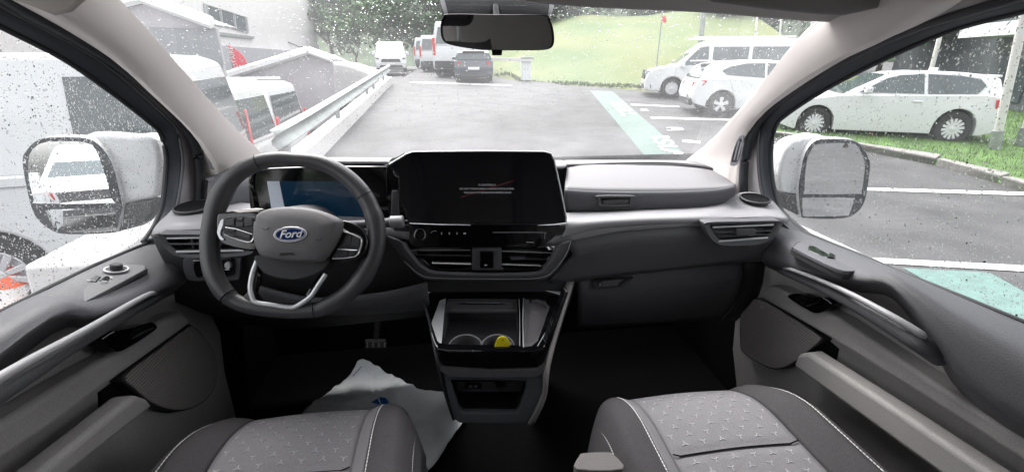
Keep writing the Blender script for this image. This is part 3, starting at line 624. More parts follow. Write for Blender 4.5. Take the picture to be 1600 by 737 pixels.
def tube2(pts, rs, nm):
    vs = []; fs = []; sg = 18; n = len(pts)
    for i, p in enumerate(pts):
        a = pts[max(0, i - 1)]; b = pts[min(n - 1, i + 1)]; t = (b - a).normalized(); s1 = t.cross(WN).normalized()
        for k in range(sg): an = 2 * pi * k / sg; vs.append(p + s1 * cos(an) * rs[i] + WN * sin(an) * rs[i] * .92)
    for i in range(n - 1):
        for k in range(sg): l = (k + 1) % sg; fs.append((i * sg + k, i * sg + l, (i + 1) * sg + l, (i + 1) * sg + k))
    fs += [tuple(range(sg))[::-1], tuple((n - 1) * sg + k for k in range(sg))]
    return MB().add(vs, fs).build(nm, LEATH, sw)
def rf(i):
    k = (i % N_) / 6.0; base = .0148 + .0038 * abs(sin(pi * k / 22 * 2)) ** .8 if k < 11 or k > 13 else .0155
    if 4 <= k <= 8.5: base += .0020 * math.exp(-((k - 4.2) / .5) ** 2) + .002 * math.exp(-((k - 7) / .5) ** 2)
    if 15.5 <= k <= 18.5: base += .003 * math.exp(-((k - 18) / .5) ** 2)
    if 10.2 <= k <= 13.6: base = .0155
    return base
cuts = [(3.1, 9.95), (10.05, 13.75), (13.85, 20.1), (20.2, 25.0)]
for a, b in cuts: seg_tube(int(a * 6), int(round(b * 6)), 'rim', rf)
for k_ in (3.12, 10.0, 13.8, 20.15):
    i_ = int(round(k_ * 6)); p_ = rc[i_ % N_]; t_ = (rc[(i_ + 1) % N_] - rc[i_ % N_ - 1]).normalized()
    MB().lathe([(rf(i_) * .96 + .0002, -.0008), (rf(i_) + .0003, 0), (rf(i_) * .96 + .0002, .0008)], p_, t_, 26).build('rim_seam', CARPET, sw)
core = tube2(rc + [rc[0]], [rf(i) - .0012 for i in range(N_ + 1)], 'rim_core')
# hub
hubo = [(398, 345), (402, 334), (420, 326), (455, 323), (495, 328), (526, 341), (531, 352), (522, 378), (505, 402), (492, 408), (455, 407), (415, 402), (402, 392), (395, 370)]
ho = cr([WH(a, b, .045) for a, b in hubo], 3, True); hc = sum(ho, V((0, 0, 0))) / len(ho)
ring1 = [hc + (p - hc) * 1.0 for p in ho]
rws = [[p - WN * .06 - V((0, 0, .01)) for p in ring1], [hc + (p - hc) * 1.03 - WN * .03 for p in ho], [hc + (p - hc) * 1.02 - WN * .006 for p in ho], [hc + (p - hc) * .97 + WN * .0 for p in ho], [hc + (p - hc) * .9 + WN * .004 for p in ho], [hc + (p - hc) * .5 + WN * .008 for p in ho], [hc + (p - hc) * .02 + WN * .009 for p in ho]]
vs = []; 
m = len(ho); vs = [p for r in rws for p in r]; fs = []
for i in range(len(rws) - 1):
    for k in range(m): l = (k + 1) % m; fs.append((i * m + k, i * m + l, (i + 1) * m + l, (i + 1) * m + k))
fs += [tuple((len(rws) - 1) * m + k for k in range(m)), tuple(range(m))[::-1]]
MB().add(vs, fs).build('airbag_cover', HUB, sw, ang=50)
low = cr([WH(a, b, .02) for a, b in [(400, 398), (455, 404), (508, 398), (514, 410), (500, 425), (470, 436), (450, 437), (418, 430), (402, 415)]], 3, True)
MB().prism(low, -WN * .05).build('lower_cover', CHARD, sw, bev=.012, seg=4)
def hubp(a, b): return WH(a, b, .0545)
bc = hubp(454, 366); wr = V((1, 0, 0)); wu = WN.cross(wr); wu = wu if wu.z > 0 else -wu
def oval(rx, ry, off): return [bc + WN * off + wr * cos(t) * rx + wu * sin(t) * ry for t in [2 * pi * k / 40 for k in range(40)]]
bdg = MB().prism(oval(.0315, .0155, .0), WN * .002).build('oval_badge', CHROME, sw, bev=.0006, seg=2)
MB().prism(oval(.0288, .0130, .0015), WN * .0012).build('badge_field', mat('badge blue', (.004, .02, .11), .12, coat=.8), bdg)
MB().ring(oval(.0278, .0121, .003), oval(.0270, .0113, .003), -WN * .0004).build('badge_line', SILV, bdg, smooth=False)
txt('badge_lettering', 'Ford', mat('badge silver', (.85, .86, .88), .25, .4), .0215, bc + WN * .003, wr, wu, bdg, .0004, .35, bold=.0004)
txt('airbag_lettering', 'AIRBAG', CHARD, .0085, hubp(447, 397) - WN * .003, wr + wu * -.0, wu, sw, .0006)
for hx, hy in ((415, 357), (498, 374)):
    MB().tube([hubp(hx - 5, hy) - WN * .001, hubp(hx, hy + 2) - WN * .001, hubp(hx + 5, hy - 2) - WN * .001], .0008, seg=4).build('horn_mark', CHARD, sw)
# spokes with switch pods
def pod(body, frame, m_, buttons, sep, edge):
    p = MB().prism([WH(a, b, .022) for a, b in c2(body, 3)], -WN * .03).build('spoke', m_, sw, bev=.005)
    q = MB().prism([WH(a, b, .027) for a, b in c2(frame, 3)], -WN * .02).build('switch_pod', CHARD, sw, bev=.002)
    for poly in buttons: MB().prism([WH(a, b, .0295) for a, b in poly], -WN * .004).build('button', mat('charcoal button', (.035, .035, .038), .45), q, bev=.001)
    for s in sep: MB().tube([WH(a, b, .030) for a, b in s], .0011, seg=6).build('silver_line', CHROME, q)
    for s in edge: MB().tube([WH(a, b, .0275) for a, b in c2(s, 3, False)], .0014, seg=6).build('silver_edge', CHROME, q)
    return q
ql = pod([(338, 340), (348, 331), (400, 330), (408, 345), (404, 385), (390, 392), (352, 384), (340, 372)], [(348, 346), (358, 338), (392, 338), (399, 346), (397, 372), (390, 379), (362, 372), (350, 366)], GLOSS,
    [[(353, 344), (366, 340), (366, 352), (352, 352)], [(382, 341), (394, 341), (395, 352), (382, 354)], [(353, 355), (366, 355), (366, 362), (353, 360)], [(369, 357), (392, 364), (390, 374), (370, 367)], [(355, 364), (367, 367), (367, 370), (358, 368)], [(370, 340), (379, 340), (379, 345), (370, 345)], [(369, 347), (380, 347), (380, 354), (369, 354)]],
    [[(352, 355), (370, 358), (394, 366)]], [[(351, 366), (362, 371), (386, 378), (394, 376), (397, 365), (398, 346)], ])
qr = pod([(528, 346), (560, 352), (574, 372), (572, 392), (560, 406), (520, 408), (516, 395)], [(541, 366), (550, 363), (566, 372), (564, 390), (556, 400), (522, 403), (520, 400), (534, 380)], GLOSS,
    [[(541, 372), (548, 367), (549, 378), (537, 384)], [(552, 367), (562, 372), (560, 385), (548, 384)], [(528, 395), (532, 391), (533, 400), (524, 401)], [(535, 392), (544, 392), (542, 400), (533, 400)], [(546, 392), (556, 391), (552, 399), (544, 400)], [(543, 377), (549, 377), (548, 383), (542, 383)]],
    [[(527, 389), (540, 390), (558, 391)]], [[(537, 361), (556, 368), (565, 375), (562, 390), (554, 401), (519, 404)]])
MB().prism([WH(a, b, .026) for a, b in c2([(344, 346), (348, 342), (349, 350), (344, 365), (350, 374), (344, 374), (339, 362)], 3)], -WN * .006).build('silver_crescent', SILV, sw, bev=.001)
MB().prism([WH(a, b, .024) for a, b in [(526, 352), (536, 357), (552, 366), (545, 366), (530, 361)]], -WN * .006).build('spoke_trim', mat('rose silver trim', (.6, .55, .53), .25, .8), sw, bev=.001)
MB().prism([WH(a, b, .024) for a, b in [(358, 328), (400, 325), (412, 326), (404, 331), (372, 333)]], -WN * .01).build('spoke_trim', mat('rose silver trim', (.6, .55, .53), .25, .8), sw, bev=.002)
# lower forked spoke
vtrim = [(402, 407), (395, 425), (391, 448), (394, 464), (400, 472), (425, 476), (455, 480), (470, 474), (486, 462), (498, 444), (509, 428)]
VT = [WH(a, b, .014) for a, b in c2(vtrim, 3, False)]
MB().tube(VT, .0048, seg=10, up=WN).build('silver_spoke_trim', SILV, sw)
MB().prism([WH(a, b, .006) for a, b in [(392, 450), (396, 470), (455, 480), (486, 465), (478, 490), (455, 496), (420, 492), (385, 484), (372, 470)]], -WN * .01).build('lower_spoke', LEATH, sw, bev=.004)
for a0, a1 in (((404, 408), (396, 462)), ((506, 430), (484, 463))):
    MB().tube([WH(*a0, .004), WH((a0[0] + a1[0]) / 2 + (2 if a0[0] < 450 else -2), (a0[1] + a1[1]) / 2, .004), WH(*a1, .004)], .008, seg=8, up=WN).build('lower_spoke', GLOSS, sw)
# pedals in the footwell
pd = empty('brake_pedal', (-.45, 1.55, .7), 'black ribbed pedal deep in the dark driver footwell', 'pedal')
MB().prism([Y(a, b, 1.6) for a, b in [(570, 533), (602, 533), (604, 543), (570, 544)]], (0, .02, 0)).build('pedal_pad', mat('pedal rubber', (.05, .05, .055), .5), pd, bev=.003)
for k in range(4): MB().tube([Y(574 + k * 9, 535, 1.595), Y(574 + k * 9, 542, 1.595)], .003, seg=5).build('rib', mat('pedal steel', (.3, .3, .3), .4), pd)
MB().tube([Y(588, 533, 1.62), Y(592, 480, 1.66)], .012).build('pedal_arm', CHARD, pd)
# paper floor mat
mz = .575
fm_px = [(565, 562), (548, 580), (524, 602), (497, 622), (470, 650), (480, 737), (600, 760), (668, 732), (700, 690), (728, 648), (712, 624), (690, 612), (660, 608), (620, 588), (590, 572)]
fmp = [Z(a, b, mz) for a, b in fm_px]; fc = sum(fmp, V((0, 0, 0))) / len(fmp)
rws = []; rng = random.Random(3)
for s in [1, .96, .92, .88, .83, .78, .73, .68, .63, .58, .52, .46, .4, .33, .26, .18, .1, .02]:
    rws.append([fc + (p - fc) * s + V((0, 0, .010 * noise.noise(V(((fc.x + (p.x - fc.x) * s) * 9, (fc.y + (p.y - fc.y) * s) * 9, 4))) - .022 * abs(noise.noise(V(((fc.x + (p.x - fc.x) * s) * 14, (fc.y + (p.y - fc.y) * s) * 11, 1)))) + .010 * abs(noise.noise(V(((fc.x + (p.x - fc.x) * s) * 38, (fc.y + (p.y - fc.y) * s) * 30, 7)))))) for p in cr(fmp, 8, True)])
rws = [r + [r[0]] for r in rws]
fm = link('floor_mat', MB().grid(rws).me(False), mat('white protective paper', (.82, .85, .88), .55, bump=.6, bscale=40), None, ang=80)
tag(fm, 'crumpled white paper floor mat with a blue mark in the driver footwell', 'floor mat')
s = fm.modifiers.new('t', 'SOLIDIFY'); s.thickness = .003
BL_ = mat('print blue', (.02, .12, .42), .6)
for pp in ([(580, 628), (590, 622), (594, 632)], [(592, 620), (602, 621), (607, 628), (604, 634), (597, 633)]):
    MB().prism([Z(a, b, mz + .02) for a, b in pp], (0, 0, .001)).build('blue_print', BL_, fm, smooth=False)
MB().tube([Z(551, 587, mz + .012), Z(565, 572, mz + .012)], .0015, seg=4).build('blue_print', BL_, fm)
# ================================================================ SEATS
def seat(xc, yf, zt, inner, label, gname):
    """cushion seen from above: xc centre, yf front edge, inner = +1 when the cabin centre lies to +x"""
    t = empty('driver_seat' if inner > 0 else 'passenger_seat', (xc, yf - .3, .55), label, 'seat', gname)
    HW = .278
    def P(u, v):       # u -1..1 across, v 0 rear .. 1 front lip .. 1.4 underside
        w = HW * (1 - .10 * max(0, v - .55) ** 1.2) ; yy = .08 + (yf - .08) * min(v, 1)
        au = abs(u); z = zt + .006 * cos(u * pi) 
        if au > .5: z += .030 * sin(min(1, (au - .5) / .28) * pi / 2) - .20 * max(0, (au - .80)) ** 1.5 * 5
        if v > .78: q = (v - .78) / .22; z -= .060 * min(1, q) ** 2.2
        corner = max(0, au - .45) / .55
        yy -= .11 * corner ** 2.6 * min(1, max(0, (v - .45) / .5)) 
        if v > 1: q = (v - 1) / .4; yy += .006 * sin(q * pi) - .03 * q; z -= .16 * q
        ys = yf - .225
        z -= .008 * math.exp(-((yy - ys) / .007) ** 2) * (1 if au < .49 else 0)
        return V((xc + u * w, yy, z))
    def patch(nm, u0, u1, m_, nu, label=None, vs=None):
        vv = vs or ([i / 60 for i in range(61)] + [1 + .4 * i / 8 for i in range(1, 9)])
        rr = [[P(u0 + (u1 - u0) * j / nu, v) for j in range(nu + 1)] for v in vv]
        o = link(nm, MB().grid(rr).me(False), m_, t, ang=80); s_ = o.modifiers.new('t', 'SOLIDIFY'); s_.thickness = .004; s_.offset = 0
        return o
    s = inner
    patch('cushion_centre', -.495, .495, FABC, 22)
    patch('insert_strip', s * .50, s * .60, FABI, 4); patch('insert_strip', -s * .50, -s * .502, FABI, 1)
    patch('cushion_bolster', s * .605, s * .99, FABS, 12); patch('cushion_bolster', -s * .505, -s * .76, FABS, 10); patch('cushion_bolster', -s * .765, -s * .99, FABS, 8)
    # skirts
    for e in (-1, 1):
        top = [P(e * .99, v / 20 * 1.3) for v in range(21)]
        rr = [top, [p + V((e * .006, 0, -.04)) for p in top], [p + V((-e * .0, -.01, -.15)) for p in top], [p + V((-e * .02, -.02, -.28)) for p in top]]
        o = link('side_skirt', MB().grid(rr).me(False), FABS, t, ang=80)
    MB().box((xc - .22, .15, .56), (xc + .22, yf - .12, zt - .08)).build('seat_base', CARPET, t, bev=.02)
    # grooves, piping, stitches
    for u in (-.5, .5, s * .603):
        MB().tube([P(u, v / 50) + V((0, 0, -.0005)) for v in range(5, 56)], .0022, seg=6).build('seam', CARPET if abs(u) == .5 else FABS, t)
    ys = (yf - .225 - .08) / (yf - .08)
    MB().tube([P(-.49 + .98 * k / 16, ys) + V((0, 0, .0060)) for k in range(17)], .0015, seg=6).build('seam', CARPET, t)
    def stitches(u, nm='stitching'):
        b = MB(); L_ = 0; v = .25; on_ = True
        while v < 1.12:
            p, q = P(u, v) + V((0, 0, .0028)), P(u, v + .0075) + V((0, 0, .0028))
            b.tube([p, q], .0011, seg=5); v += .0105
        o = b.build(nm, THREAD, t); o['kind'] = 'stuff'
    stitches(-s * .775); stitches(s * .615); 
    if s < 0: stitches(s * .90)
    else: stitches(s * .92)
    # little three-armed embroidery marks
    b = MB(); r_ = 0; yy = .12
    while yy < yf - .012:
        v = (yy - .08) / (yf - .08); k = 0
        for k in range(-6, 7):
            xx = (k + (.5 if r_ % 2 else 0)) * .040
            u = xx / HW
            if abs(u) > .455: continue
            if abs(yy - (yf - .225)) < .012: continue
            rot = pi if (k + r_) % 2 else 0
            for a in (0, 1, 2):
                an = rot + pi / 2 + a * 2 * pi / 3
                du = .0078 * cos(an) / HW; dv = .0078 * sin(an) / (yf - .08); pu = .0014 * -sin(an) / HW; pv = .0014 * cos(an) / (yf - .08)
                i0 = .12; V0 = [P(u + du * i0 + pu, v + dv * i0 + pv), P(u + du + pu * .5, v + dv + pv * .5), P(u + du - pu * .5, v + dv - pv * .5), P(u + du * i0 - pu, v + dv * i0 - pv)]
                b.prism([p + V((0, 0, .0022)) for p in V0], (0, 0, .0012))
        yy += .0225; r_ += 1
    o = b.build('embroidery_marks', MARKT, t, smooth=False); o['kind'] = 'stuff'
    # backrest and headrest, standing beside the camera
    R_ = []
    for i in range(11):
        q = i / 10; zz = zt + .02 + .62 * q; yb_ = .03 - .16 * q; w = .24 * (1 - .25 * q ** 3)
        R_.append([V((xc + w * a, yb_ - .03 * abs(a) ** 3 * 0 + d, zz)) for a, d in ((-1, -.11), (-1, 0), (-.8, .035), (-.4, .01), (0, .005), (.4, .01), (.8, .035), (1, 0), (1, -.11))])
    sheet('backrest', R_, FABC, t, .01, 2, 1)
    hz_ = zt + .78
    MB().box((xc - .13, -.20, hz_ - .08), (xc + .13, -.10, hz_ + .11)).build('headrest', FABS, t, bev=.04, seg=4)
    for e in (-1, 1): MB().tube([V((xc + e * .06, -.15, zt + .60)), V((xc + e * .06, -.15, hz_ - .06))], .007, seg=10).build('headrest_post', CHROME, t)
    return t
seat(-.470, .905, .985, 1, 'driver seat cushion, grey embroidered fabric with dark bolsters, behind the steering wheel', 'front seats')
ps = seat(.425, .84, .997, -1, 'passenger seat cushion, grey embroidered fabric with dark bolsters, on the right', 'front seats')
MB().prism([Z(a, b, 1.03) for a, b in c2([(904, 724), (912, 719), (950, 718), (958, 722), (972, 745), (900, 745)], 3)], (0, 0, .02)).build('armrest', mat('grey armrest cloth', (.13, .12, .12), .85, bump=.4), ps, bev=.008)
# ================================================================ DOORS
def door(s, D):
    nm = 'driver_door' if s < 0 else 'passenger_door'
    t = empty(nm, (s * .87, .8, .6), D['label'], 'door', 'front doors')
    xs = lambda v: s * v
    def XP(pts, v): return [X(a, b, xs(v)) for a, b in pts]
    # lower panel
    b = MB().prism(XP(D['base'], .885), (s * .03, 0, 0)); b.build('door_panel', TAUPE, t, bev=.006)
    # padded top
    r0, r1, r2, r3 = (XP(D['pad'][i], v) for i, v in enumerate((.893, .80, .79, .875)))
    rm_ = [a * .5 + b_ * .5 + V((0, 0, .006)) for a, b_ in zip(r0, r1)]
    sheet('door_top_pad', [[p + V((s * .01, 0, -.02)) for p in r0], r0, rm_, r1, [(a + b_) / 2 + V((-s * .012, 0, 0)) for a, b_ in zip(r1, r2)], r2, r3], DASHC, t, .004, 4, 3)
    # band, pull handle, pocket rail
    MB().prism([X(a, b, xs(.835)) for a, b in D['band']], (s * .055, 0, 0)).build('armrest_band', TAUPE, t, bev=.014, seg=4)
    MB().prism([X(a, b, xs(.80)) for a, b in D['rail']], (s * .05, 0, 0)).build('pocket_rail', TAUPE, t, bev=.012, seg=4)
    MB().prism([X(a, b, xs(.878)) for a, b in D['dark']], (s * .01, 0, 0)).build('pocket_dark_panel', CARPET, t)  # flat black panel in place of the open pocket
    hl = cr([X(p[0], p[1], xs(p[2] - .006)) for p in D['hline']], 5); h0, h1 = D['hlr']
    hp = cr([X(p[0], p[1], xs(p[2])) for p in D['handle']], 5); rr_ = D['hr']; n = len(hp)
    rad = [rr_[0] + (rr_[1] - rr_[0]) * min(1, i / (n * .8)) for i in range(n)]; rad[0] *= .5; rad[1] *= .85; rad[-1] *= .6
    MB().tube([p + V((s * .004, 0, -.002)) for p in hp], rad, seg=14).build('pull_handle', DASHC, t)
    nl = len(hl); MB().tube(hl, [(h0 + (h1 - h0) * i / nl) * (.4 if i in (0, nl - 1) else 1) for i in range(nl)], seg=10).build('handle_highlight', HANDM, t)  # pale strip standing in for the lit upper edge of the handle
    # speaker
    so_ = XP(c2(D['speaker'], 3), .855); cs = sum(so_, V((0, 0, 0))) / len(so_)
    sp_ = MB().prism(so_, (s * .03, 0, 0)).build('speaker_surround', CHARD, t, bev=.005)
    MB().prism([cs + (p - cs) * .965 + V((-s * .002, 0, 0)) for p in so_], (s * .006, 0, 0)).build('speaker_grille', GRIL, sp_, bev=.003)
    c = X(*D['screw'], xs(.851)); MB().lathe([(.008, 0), (.0065, -.002), (0, .001)], c, (s, 0, 0), 14).build('grille_clip', TAUPE, sp_)
    # inside latch
    lb = MB().prism(XP(D['latch'], .828), (s * .03, 0, 0)).build('latch_bowl', GLOSS, t)
    MB().tube([X(a, b, xs(.817)) for a, b in D['lever']], [.006, .010, .008], seg=10).build('latch_lever', GLOSS, lb)
    MB().tube([X(a, b, xs(.824)) for a, b in D['leverhi']], .0014, seg=6).build('lever_edge', SILV, lb)
    # window switches on top of the pad
    A, B_, C_ = [X(p[0], p[1], xs(p[2])) for p in D['swplane']]; n_ = (B_ - A).cross(C_ - A).normalized(); n_ = n_ if n_.z > 0 else -n_
    def SW(a, b, off=0): return PL(a, b, A + n_ * (off + D.get('swoff', .003)), n_)
    so_ = [SW(a, b) for a, b in c2(D['switch'], 3)]
    so2 = [SW(a, b, .0015) for a, b in c2(D['switch'], 3)]; q = sum(so2, V((0, 0, 0))) / len(so2)
    MB().prism(so_, -n_ * .02).build('switch_surround', CHARD, t)
    sp = MB().prism([q + (p - q) * .965 for p in so2], -n_ * .01).build('switch_plate', DASHC, t, bev=.002)
    for poly, h in D['btns']: MB().prism([SW(a, b, h) for a, b in poly], -n_ * .008).build('window_switch', GLOSS, sp, bev=.0015)
    for l in D['lines']: MB().tube([SW(a, b, .0045) for a, b in l], .0011, seg=6).build('switch_mark', CHROME, sp)
    if 'knob' in D:
        c = SW(*D['knob'])
        MB().lathe([(.021, .004), (.021, .007), (.0185, .007), (.0185, .004)], c, n_, 28).build('knob_ring', CHROME, sp)
        MB().lathe([(.018, 0), (.018, .006), (.011, .007), (.011, .016), (.009, .018), (0, .018)], c, n_, 24).build('mirror_knob', CHARD, sp)
    # window frame: flat band plus inner seal and body flange
    G_ = c2(D['glass'], 4, False); Fr = c2(D['frame'], 4, False)
    g3 = [X(a, b, xs(.90)) for a, b in G_]; f3 = [X(a, b, xs(.872)) for a, b in Fr]
    sheet('window_frame', [g3[::2], [(a * .5 + b_ * .5) + V((-s * .004, 0, 0)) for a, b_ in zip(g3, f3)][::2], f3[::2], [p + V((s * .03, 0, 0)) for p in f3][::2]], RUBG, t, .004, 2, 2)
    MB().tube([p + V((-s * .002, 0, 0)) for p in g3], .006, seg=8).build('glass_run_seal', RUBB, t)
    MB().tube([p + V((-s * .004, 0, 0)) for p in f3], .004, seg=8).build('frame_edge', mat('grey frame lip', (.06, .065, .075), .4), t)
    MB().tube([X(a, b, xs(.893)) + V((0, 0, .002)) for a, b in D['pad'][0]], .005, seg=8).build('sill_seal', RUBB, t)
    # glass
    gw = [X(a, b, xs(.905)) for a, b in D['pane']]
    wg = pane(gw, 0).build('window_glass', GLS, t, smooth=False)
    n2 = (gw[1] - gw[0]).cross(gw[2] - gw[0]).normalized(); n2 = n2 if n2.x * s > 0 else -n2
    drops('raindrops', [X(a, b, xs(.905)) for a, b in D['droparea']], n2, D['ndrop'], wg, .0007, .0021)
    # outer skin below the window
    MB().box((xs(1.0) - .02, .06, .5), (xs(1.0) + .02, 1.35, 1.16)).box((xs(.95) - .04, .06, 1.16), (xs(.95) + .035, 1.35, 1.24)).build('outer_skin', WHITEP, t, bev=.02)
    # door mirror
    M_ = D['mirror']; y0 = M_['y']; c = Y(*M_['c'], y0)
    nn = (((CAMP - c).normalized()) + V(M_['aim']).normalized()).normalized()
    def MP(a, b, off=0): return PL(a, b, c + nn * off, nn)
    ro = [MP(a, b) for a, b in c2(M_['rim'], 3)]; rcn = sum(ro, V((0, 0, 0))) / len(ro)
    hs_ = MB(); k = len(ro); L_ = [[rcn + (p - rcn) * sc_ - nn * d_ for p in ro] for sc_, d_ in ((1.0, .001), (1.03, .03), (1.0, .07), (.85, .115), (.5, .145))]
    vs = [p for r in L_ for p in r]; fs = [tuple((len(L_) - 1) * k + i for i in range(k))]
    for i in range(len(L_) - 1):
        for j in range(k): l = (j + 1) % k; fs.append((i * k + j, i * k + l, (i + 1) * k + l, (i + 1) * k + j))
    mh = hs_.add(vs, fs).build('mirror_housing', WHITEP, t)
    MB().prism([p + nn * .002 for p in ro], -nn * .02).build('mirror_rim', mat('mirror rim black', (.02, .024, .03), .4), mh, bev=.004)
    for key in ('up', 'lo'): MB().prism([MP(a, b, .0045) for a, b in c2(M_[key], 3)], -nn * .002).build('mirror_glass', MIRR, mh, smooth=False)
    MB().prism([MP(a, b, -.02) for a, b in c2(M_['arm'], 3)], -nn * .09).build('mirror_arm', WHITEP, mh, bev=.02, seg=4)
    MB().prism([MP(a, b, -.015) for a, b in M_['foot']], -nn * .06).build('mirror_foot', BLKP, mh, bev=.008)
    return t
HANDM = mat('handle highlight plastic', (.34, .34, .355), .42, bump=.1)
DASHC = mat('dark slate door plastic', (.09, .09, .10), .55, bump=.35, bscale=450, var=.14, vscale=420)
GRIL = mat('ribbed speaker mesh', (.30, .275, .27), .7, bump=.8, bscale=250, weave=42)
door(-1, dict(label='driver door with silver pull handle, mirror switches and speaker grille, left of the steering wheel',
    base=[(292, 440), (322, 470), (345, 520), (352, 580), (372, 660), (380, 760), (100, 1400), (-900, 1400), (-900, 700), (0, 505), (150, 440)],
    pad=[[(262, 372), (222, 385), (150, 415), (75, 452), (0, 490), (-150, 573), (-400, 712)], [(290, 400), (252, 425), (205, 450), (140, 474), (68, 480), (-150, 620), (-400, 790)],
         [(296, 436), (258, 452), (212, 474), (145, 498), (72, 503), (-150, 680), (-400, 860)], [(300, 446), (262, 462), (218, 486), (152, 512), (80, 520), (-140, 710), (-390, 900)]],
    band=[(270, 490), (284, 484), (302, 500), (296, 508), (190, 585), (85, 664), (0, 722), (-200, 870), (-200, 790), (0, 662), (100, 598), (185, 548)],
    rail=[(212, 615), (232, 622), (242, 634), (105, 745), (-60, 880), (-120, 880), (65, 735)],
    dark=[(158, 612), (188, 590), (215, 600), (236, 628), (212, 640), (160, 660)],
    handle=[(254, 460, .85), (240, 465, .80), (200, 488, .785), (149, 518, .775), (100, 548, .775), (50, 581, .775), (0, 613, .775), (-60, 654, .78), (-150, 715, .79), (-190, 745, .85)], hr=(.010, .016), hline=[(244, 458, .80), (234, 459, .785), (200, 477, .775), (149, 507, .765), (100, 534, .765), (50, 561, .765), (0, 590, .765), (-60, 627, .77), (-150, 685, .79)], hlr=(.005, .0095),
    speaker=[(192, 587), (240, 549), (292, 510), (304, 510), (322, 527), (338, 555), (339, 598), (320, 627), (290, 641), (262, 640), (235, 630), (208, 608)], screw=(299, 523),
    latch=c2([(158, 530), (180, 517), (205, 512), (234, 504), (244, 508), (240, 517), (192, 547), (176, 545)], 3), lever=[(202, 527), (215, 517), (236, 508)], leverhi=[(160, 529), (170, 522), (178, 518)],
    swplane=[(222, 385, .893), (75, 452, .893), (140, 474, .80)], switch=[(73, 467), (150, 424), (178, 411), (225, 413), (229, 418), (222, 424), (140, 468), (125, 474), (82, 473)],
    btns=[([(138, 437), (150, 430), (158, 431), (150, 439)], .004), ([(155, 437), (166, 430), (172, 432), (168, 440)], .004)], lines=[[(136, 438), (144, 438)], [(157, 440), (168, 440)], [(172, 433), (176, 434)]], knob=(182, 424),
    glass=[(-120, -20), (0, 42), (60, 72), (110, 100), (180, 150), (232, 191), (249, 208), (257, 235), (258, 265), (252, 320), (240, 352), (222, 378)],
    frame=[(-110, -60), (0, 10), (80, 52), (150, 93), (210, 140), (260, 186), (274, 203), (281, 232), (283, 262), (274, 322), (262, 350), (248, 374)],
    pane=[(-900, -480), (-120, -30), (60, 66), (180, 145), (245, 195), (262, 235), (262, 290), (250, 350), (225, 385), (150, 420), (0, 495), (-150, 580), (-900, 1000)],
    droparea=[(-30, 25), (110, 98), (235, 190), (258, 235), (256, 300), (222, 384), (150, 414), (-30, 505)], ndrop=5600,
    mirror=dict(y=1.3, c=(112, 290), aim=(-.26, -1, -.03),
        rim=[(35, 251), (41, 235), (60, 218), (90, 214), (130, 215), (152, 224), (174, 254), (187, 303), (190, 325), (182, 358), (172, 364), (109, 366), (81, 360), (54, 336), (41, 290)],
        up=[(44, 258), (48, 238), (64, 224), (95, 221), (130, 222), (147, 231), (160, 260), (174, 310), (172, 317), (60, 318), (53, 312), (46, 284)],
        lo=[(74, 329), (90, 327), (170, 326), (180, 328), (180, 355), (176, 361), (115, 363), (90, 359), (76, 346)],
        arm=[(125, 214), (200, 211), (238, 212), (250, 240), (252, 270), (245, 306), (220, 314), (186, 320), (150, 300)],
        foot=[(180, 320), (242, 312), (238, 335), (225, 352), (185, 362), (150, 360), (150, 330)])))
